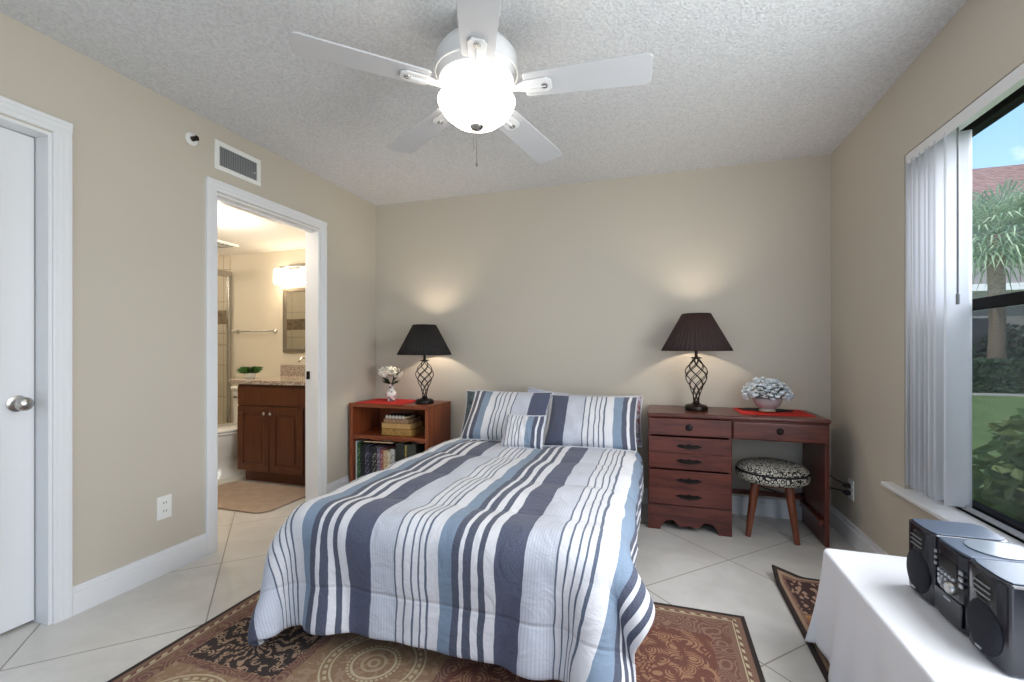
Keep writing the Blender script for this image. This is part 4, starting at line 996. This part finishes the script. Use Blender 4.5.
for xx in (-4.105, -3.625):
    MB().lathe([(0, 0), (.024, 0), (.022, .01), (.010, .018), (.010, .07), (0, .075)], (xx, 3.6, 1.335), 18, Matrix.Rotation(PI / 2, 4, 'X')).build('bracket', M['chrome'], tb, smooth=True)
mr = thing('mirror', (-3.2, 3.6, 1.1), 'framed rectangular mirror on the bathroom wall above the counter', 'mirror')
fm = MB()
fx0, fx1, fz0, fz1 = -3.51, -2.72, 1.125, 1.755
fm.box(fx0, fx1, 3.572, 3.6, fz0, fz0 + .04).box(fx0, fx1, 3.572, 3.6, fz1 - .04, fz1).box(fx0, fx0 + .04, 3.572, 3.6, fz0 + .04, fz1 - .04).box(fx1 - .04, fx1, 3.572, 3.6, fz0 + .04, fz1 - .04)
fm.build('frame', mat('pewter_frame', (128, 118, 104), .4, .5), mr, bevel=.004)
MB().box(fx0 + .04, fx1 - .04, 3.58, 3.59, fz0 + .04, fz1 - .04).build('mirror_glass', mat('mirror_silver', (225, 225, 222), .02, 1), mr)
vl = thing('vanity_light', (-3.2, 3.6, 1.9), 'chrome bathroom wall light with three lit white glass shades', 'wall light')
MB().box(-3.44, -2.86, 3.575, 3.6, 1.93, 1.985).cyl((-3.50, 3.53, 1.955), (-2.80, 3.53, 1.955), .009).cyl((-3.35, 3.53, 1.955), (-3.35, 3.58, 1.955), .008).cyl((-2.95, 3.53, 1.955), (-2.95, 3.58, 1.955), .008).build('bar', M['chrome'], vl, bevel=.002)
gl = mat('lit_white_glass', (255, 248, 236), .4, emit=(255, 240, 214), es=7)
for xx in (-3.46, -3.15, -2.84):
    s_ = MB().lathe([(0, 1.925), (.066, 1.925), (.072, 1.915), (.074, 1.79), (.068, 1.785)], (xx, 3.515, 0), 28, cap=False).build('glass_shade', gl, vl, smooth=40)
    MB().lathe([(0, 1.955), (.020, 1.953), (.022, 1.925), (0, 1.925)], (xx, 3.515, 0), 16).build('cap', M['chrome'], s_, smooth=True)
light('bathroom_light', 'POINT', (-3.15, 2.45, 1.95), 17, (1, .91, .79), shadow_soft_size=.12)
light('shower_fill', 'POINT', (-4.6, 2.9, 1.95), 6, (1, .88, .74), shadow_soft_size=.1)  # added lamp without a fixture, lightens the tile behind the glass

VX0, VX1, VY = -3.495, -2.70, 3.065
vn = thing('vanity_cabinet', ((VX0 + VX1) / 2, 3.33, 0), 'brown wooden bathroom vanity cabinet with two panel doors', 'cabinet')
MB().box(VX0, VX1, VY, BYB - .002, .10, .848).build('body', M['vanity'], vn, bevel=.002)
MB().box(VX0 + .02, VX1, VY + .055, BYB - .01, 0, .10).build('toe_kick', M['vanity'], vn)
MB().box(VX0 + .010, VX1 - .01, VY - .018, VY, .672, .835).build('false_drawer', M['vanity'], vn, bevel=.004)
for k, (a, b) in enumerate(((VX0 + .010, -3.140), (-3.132, -2.785))):
    d_ = MB(); frame_rect_ = [(a, b, .105, .165), (a, b, .60, .662), (a, a + .06, .165, .60), (b - .06, b, .165, .60)]
    for (p_, q_, r_, s_) in frame_rect_: d_.box(p_, q_, VY - .020, VY, r_, s_)
    d_.box(a + .06, b - .06, VY - .010, VY, .165, .60).box(a + .085, b - .085, VY - .017, VY, .19, .575)
    dd = d_.build('door', M['vanity'], vn, bevel=.004)
    kx = b - .03 if k == 0 else a + .03
    MB().lathe([(0, 0), (.008, 0), (.007, .012), (.015, .018), (.015, .024), (.008, .03), (0, .031)], (kx, VY - .020, .605), 18, Matrix.Rotation(PI / 2, 4, 'X')).build('knob', M['chrome'], dd, smooth=True)
q = NT('speckled_granite'); q.base(q.ramp(q.noise(q.coord(), 90, 3, .7), [(.36, lin((92, 74, 66))), (.5, lin((168, 152, 136))), (.62, lin((206, 194, 180)))])); q.p.inputs['Roughness'].default_value = .15; M['granite'] = q.m
ctp = thing('countertop', (-3.0, 3.3, .85), 'speckled beige granite counter on the bathroom vanity', 'countertop')
MB().box(VX0 - .075, BR - .003, VY - .035, BYB - .002, .850, .888).build('slab', M['granite'], ctp, bevel=.004)
MB().box(-3.54, BR - .003, BYB - .024, BYB - .002, .888, 1.0).build('backsplash', M['granite'], ctp, bevel=.002)
fa = thing('faucet', (-3.10, 3.45, .889), 'curved chrome faucet on the granite bathroom counter', 'faucet')
MB().lathe([(0, 0), (.028, 0), (.026, .01), (.014, .016), (.013, .05), (0, .05)], (-3.10, 3.47, .889), 18).tube([(-3.10, 3.47, .93), (-3.10, 3.47, 1.03), (-3.10, 3.44, 1.07), (-3.10, 3.38, 1.075), (-3.10, 3.345, 1.04)], [.012, .011, .011, .010, .010], 12).build('spout', M['chrome'], fa, smooth=True)
MB().tube([(-3.10, 3.47, .96), (-3.04, 3.47, .985)], [.008, .006], 10).build('lever', M['chrome'], fa, smooth=True)
px_, py_ = -3.53, 3.22
pp = thing('potted_plant', (px_, py_, .889), 'small green plant in a white pot on the bathroom counter', 'plant')
MB().lathe([(0, 0), (.030, 0), (.042, .012), (.045, .045), (.041, .047), (.038, .035), (0, .035)], (px_, py_, .889), 26).build('pot', M['porcelain'], pp, smooth=40)
m_ = MB(); rnd = random.Random(3)
for k in range(80):
    th = rnd.uniform(0, 2 * PI); ln = rnd.uniform(.04, .11); up = rnd.uniform(.03, .12)
    b0 = Vector((px_ + .015 * math.cos(th), py_ + .015 * math.sin(th), .925)); tip = b0 + Vector((math.cos(th) * ln, math.sin(th) * ln, up * .55)); mid = b0.lerp(tip, .5) + Vector((0, 0, up * .35)); s2 = Vector((-math.sin(th), math.cos(th), 0)) * .0042
    m_.add([b0 - s2 * .4, b0 + s2 * .4, mid + s2, tip, mid - s2], [(0, 1, 2, 3, 4)])
m_.build('foliage', M['greenleaf'], pp, recalc=False)

tx = -3.75
to = thing('toilet', (tx, 3.25, 0), 'white toilet beside the bathroom vanity', 'toilet')
MB().prism([(tx - .225, 3.42), (tx - .235, 3.585), (tx + .235, 3.585), (tx + .225, 3.42), (tx + .12, 3.395), (tx - .12, 3.395)], 2, .40, .755).build('tank', M['porcelain'], to, bevel=.02, seg=4, smooth=40)
MB().prism([(tx - .238, 3.405), (tx - .246, 3.592), (tx + .246, 3.592), (tx + .238, 3.405), (tx + .13, 3.38), (tx - .13, 3.38)], 2, .755, .79).build('tank_lid', M['porcelain'], to, bevel=.01, seg=3, smooth=40)
MB().cyl((tx - .16, 3.405, .69), (tx - .16, 3.385, .69), .012, n=12).box(tx - .165, tx - .10, 3.376, 3.386, .683, .697).build('flush_lever', M['chrome'], to)
def oval(z, ax, fy0, fy1, n=36):
    cy = (fy0 + fy1) / 2; hy = (fy1 - fy0) / 2; r_ = []
    for k in range(n):
        a_ = 2 * PI * k / n; yy = math.sin(a_); r_.append(Vector((tx + ax * math.cos(a_) * (1 + .12 * yy), cy + hy * yy, z)))
    return r_
MB().ring([oval(0, .122, 2.96, 3.50), oval(.03, .118, 2.97, 3.49), oval(.09, .095, 3.02, 3.42), oval(.18, .095, 3.01, 3.36), oval(.28, .155, 2.92, 3.40), oval(.36, .180, 2.875, 3.42), oval(.395, .185, 2.865, 3.42), oval(.40, .17, 2.88, 3.40)]).build('bowl', M['porcelain'], to, smooth=60)
MB().ring([oval(.402, .186, 2.86, 3.38), oval(.407, .193, 2.85, 3.39), oval(.418, .193, 2.85, 3.39), oval(.422, .186, 2.86, 3.38)]).build('seat', M['porcelain'], to, smooth=40)
MB().ring([oval(.425, .186, 2.858, 3.38), oval(.43, .195, 2.846, 3.39), oval(.442, .195, 2.846, 3.39), oval(.449, .18, 2.87, 3.37)]).build('lid', M['porcelain'], to, smooth=40)
b = MB(); poly = []
mx0, mx1, my0, my1, cr_ = -3.50, -2.60, 2.47, 3.035, .10
for cxm, cym, s0 in ((mx1 - cr_, my1 - cr_, 0), (mx0 + cr_, my1 - cr_, 1), (mx0 + cr_, my0 + cr_, 2), (mx1 - cr_, my0 + cr_, 3)):
    for k in range(7): a_ = (s0 + k / 6) * PI / 2; poly.append((cxm + cr_ * math.cos(a_), cym + cr_ * math.sin(a_)))
tag(b.prism(poly, 2, .001, .014).build('bath_mat', mat('tan_bath_mat', (168, 147, 130), .95, 0, .1, 14, .6, 160), loc=(-3.05, 2.75, 0), bevel=.004), 'tan bath mat with rounded corners in front of the bathroom vanity', 'bath mat')
cv = thing('ceiling_vent', (-3.86, 3.15, BH), 'small white exhaust vent on the bathroom ceiling', 'vent')
MB().box(-4.0, -3.72, 3.02, 3.27, BH - .022, BH - .001).build('cover', M['plate'], cv, bevel=.006)
for k in range(5): MB().box(-3.97, -3.75, 3.045 + k * .045, 3.055 + k * .045, BH - .0245, BH - .0215).build('slot', M['slot'], cv)

# ------------------------------------------------------------------ outside the window
GZ = -.12
q = NT('lawn_grass'); o_ = q.coord(); q.base(q.ramp(q.noise(o_, 2.5, 8, .7), [(.3, lin((104, 132, 72))), (.7, lin((150, 174, 104)))])); q.p.inputs['Roughness'].default_value = .95; q.bump(q.noise(o_, 60, 3), .6, .03)
struct(MB().box(XR + .17, 70, -10, 70, GZ - .3, GZ).build('lawn', q.m, loc=(0, 0, 0)))
struct(MB().box(5, 26, 16.2, 16.9, GZ, GZ + .02).build('path', mat('pale_concrete', (206, 200, 192), .9, 0, .06, 3)))
def leafcloud(fnpt, n, size, m, name, parent=None, loc=(0, 0, 0), seed=0, core=None, asp=.5):
    rnd = random.Random(seed); b = MB()
    for _ in range(n):
        c, nm = fnpt(rnd); d = Vector((rnd.gauss(0, 1), rnd.gauss(0, 1), rnd.gauss(0, .7))).normalized(); s_ = size * rnd.uniform(.6, 1.3)
        e2 = d.cross(nm + Vector((rnd.gauss(0, .4), rnd.gauss(0, .4), rnd.gauss(0, .4))))
        if e2.length < 1e-3: continue
        e2.normalize(); e2 *= s_ * asp; d = d * s_; ft = nm * s_ * .15
        b.add([c - d, c - d * .2 + e2 + ft, c + d, c - d * .2 - e2 + ft], [(0, 1, 2, 3)])
    return b.build(name, m, parent, loc=None if parent else loc, recalc=False)
def foliage_mat(name, a, b_, c):
    q = NT(name); ob = q.n('ShaderNodeNewGeometry').outputs['Random Per Island']; q.base(q.ramp(ob, [(0, lin(a)), (.5, lin(b_)), (1, lin(c))])); q.p.inputs['Roughness'].default_value = .55
    tl = q.n('ShaderNodeBsdfTranslucent', {0: lin(c)}); ms = q.n('ShaderNodeMixShader', {0: .25}); q.t.links.new(q.p.outputs[0], ms.inputs[1]); q.t.links.new(tl.outputs[0], ms.inputs[2]); q.t.links.new(ms.outputs[0], q.out.inputs[0]); return q.m
M['shrub'] = foliage_mat('shrub_leaves', (64, 96, 54), (122, 156, 88), (196, 210, 136))
M['hedge'] = foliage_mat('hedge_leaves', (48, 74, 58), (74, 104, 72), (104, 134, 92))
M['palm'] = foliage_mat('palm_leaves', (92, 122, 96), (134, 160, 126), (186, 204, 168))
M['tree'] = foliage_mat('tree_leaves', (70, 96, 72), (110, 134, 100), (150, 168, 128))
def shell(c, r):
    def f(rnd):
        n = Vector((rnd.gauss(0, 1), rnd.gauss(0, 1), rnd.gauss(0, 1))).normalized(); k = rnd.uniform(.6, 1.02)
        return Vector((c[0] + n.x * r[0] * k, c[1] + n.y * r[1] * k, c[2] + n.z * r[2] * k)), n
    return f
def shrub(name, c, r, n, size, m, label, cat, group=None, seed=0):
    t_ = thing(name, (c[0], c[1], GZ), label, cat, group)
    leafcloud(shell(c, r), n, size, m, 'foliage', t_, seed=seed)
    st_ = MB(); rnd = random.Random(seed)
    for k in range(6):
        a_ = k * 1.05; st_.tube([(c[0] + .05 * math.cos(a_), c[1] + .05 * math.sin(a_), GZ), (c[0] + r[0] * .5 * math.cos(a_), c[1] + r[1] * .5 * math.sin(a_), c[2] + r[2] * .3)], [.02, .008], 6)
    st_.build('stems', M['stoolwood'], t_)
shrub('shrub', (2.35, 3.25, .28), (.60, .58, .62), 2600, .065, M['shrub'], 'broad leafy green shrub close outside the window, nearest the blinds', 'shrub', 'shrubs under the window', 1)
shrub('shrub', (2.40, 2.08, .28), (.60, .56, .62), 2200, .065, M['shrub'], 'leafy green shrub outside the window at the right edge of the picture', 'shrub', 'shrubs under the window', 2)
hd = thing('hedge', (10.8, 17.8, GZ), 'long clipped dark green hedge across the lawn', 'hedge')
def boxpt(x0, x1, y0, y1, z0, z1):
    def f(rnd):
        fc = rnd.random()
        if fc < .55: return Vector((rnd.uniform(x0, x1), y0 + abs(rnd.gauss(0, .05)), rnd.uniform(z0, z1))), Vector((0, -1, 0))
        return Vector((rnd.uniform(x0, x1), rnd.uniform(y0, y1), z1 - abs(rnd.gauss(0, .04)))), Vector((0, 0, 1))
    return f
leafcloud(boxpt(7.5, 15.5, 17.3, 18.3, GZ, .85), 7000, .10, M['hedge'], 'foliage', hd, seed=5)
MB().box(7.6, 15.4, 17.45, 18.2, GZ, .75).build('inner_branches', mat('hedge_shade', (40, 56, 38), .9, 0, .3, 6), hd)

def fan_palm(x, y, hgt, rad, n, label, seed):
    rnd = random.Random(seed); t_ = thing('palm_tree', (x, y, GZ), label, 'palm tree', 'palms on the lawn')
    MB().tube([(x, y, GZ), (x + .03, y, hgt * .4), (x, y, hgt * .8), (x, y, hgt)], [.26, .20, .22, .17], 14).build('trunk', mat('palm_trunk', (138, 122, 104), .95, 0, .3, 14, .8, 12), t_, smooth=True)
    b = MB(); o0 = Vector((x, y, hgt))
    for k in range(n):
        th = k * 2.39996; el = math.asin(max(-.75, min(.98, 1 - 1.75 * (k + .5) / n)))
        d = Vector((math.cos(th) * math.cos(el), math.sin(th) * math.cos(el), math.sin(el) + .05)).normalized()
        hub = o0 + d * rad * .42; sd_ = d.cross(Vector((0, 0, 1))).normalized(); up = sd_.cross(d)
        b.tube([o0, hub], .015, 4)
        for j in range(19):
            a_ = (j - 9) / 9 * 1.75; dr_ = (d * math.cos(a_) + sd_ * math.sin(a_)).normalized(); ln = rad * rnd.uniform(.5, .64) * (1 - .2 * abs(a_) / 1.75)
            w2 = d.cross(dr_); w2 = (sd_ * math.cos(a_) - d * math.sin(a_)) * .028
            mid = hub + dr_ * ln * .6; tip = hub + dr_ * ln - Vector((0, 0, ln * rnd.uniform(.15, .45)))
            b.add([hub, mid + w2, tip, mid - w2], [(0, 1, 2, 3)])
    b.build('fronds', M['palm'], t_, recalc=False)
fan_palm(10.75, 19.3, 5.0, 2.15, 60, 'fan palm with a full grey-green crown seen through the upper window pane', 1)
fan_palm(15.0, 21.6, 6.9, 1.6, 40, 'taller fan palm at the right edge of the window view', 2)
br_ = thing('tree_branch', (5.2, 6.8, 3.9), 'leafy green branch tip in the top corner of the window', 'branch')
leafcloud(shell((4.55, 7.02, 4.98), (.40, .45, .26)), 330, .085, M['shrub'], 'foliage', br_, seed=12)
MB().tube([(8.5, 6.5, 5.6), (6.0, 6.8, 5.3), (4.5, 7.0, 5.0)], [.06, .04, .012], 8).build('branch_stem', M['stoolwood'], br_)
for xx, yy, rr_, sd_, lb in ((10.9, 22.1, .7, 21, 'dark bush before the house, left in the lower window pane'), (12.75, 22.3, .9, 22, 'dark bush before the house, right in the lower window pane')):
    shrub('bush', (xx, yy, .9), (rr_, .7, 1.25), 900, .14, M['hedge'], lb, 'bush', 'bushes before the house', sd_)
hs = thing('house', (16, 26, GZ), 'grey sided house with a brown tiled roof across the lawn', 'house')
q = NT('grey_board_siding'); x, y, z = q.xyz(q.coord()); fr_ = q.math('LESS_THAN', q.math('FRACT', q.math('MULTIPLY', x, 3.2)), .12)
q.base(q.mix(fr_, lin((150, 146, 144)), lin((104, 100, 100)))); q.p.inputs['Roughness'].default_value = .9
MB().box(6, 34, 24, 34, 3.9, 6.9).build('upper_wall', q.m, hs)
MB().box(6.2, 33.8, 24.3, 33.8, GZ, 3.75).build('lower_wall', mat('grey_stucco', (176, 172, 166), .9, 0, .08, 2), hs)
MB().box(5.9, 34.1, 23.7, 34, 3.62, 3.9).build('band', M['white'], hs)
q = NT('brown_roof_tile'); x, y, z = q.xyz(q.coord()); wv = q.math('SINE', q.math('MULTIPLY', x, 24)); rw = q.math('FRACT', q.math('MULTIPLY', y, 3))
q.base(q.mix(q.math('MULTIPLY', rw, .4), q.ramp(q.noise(q.coord(), 4, 4), [(.3, lin((132, 98, 88))), (.7, lin((168, 134, 120)))]), lin((96, 72, 66)))); q.p.inputs['Roughness'].default_value = .9; q.bump(wv, .6, .05)
rf = MB().prism([(23.3, 6.75), (29, 10.1), (34.7, 6.75), (34.7, 6.95), (29, 10.35), (23.3, 6.95)], 0, 5.4, 34.6); rf.build('roof', q.m, hs)
for xx in (12.2, 15.4): 
    wo_ = MB().box(xx, xx + 1.3, 24.24, 24.32, 1.0, 2.6).build('window', mat('house_window_frame', (210, 208, 204), .6), hs)
    MB().box(xx + .08, xx + 1.22, 24.22, 24.25, 1.08, 2.52).build('pane', mat('house_window_pane', (60, 70, 78), .1), wo_)
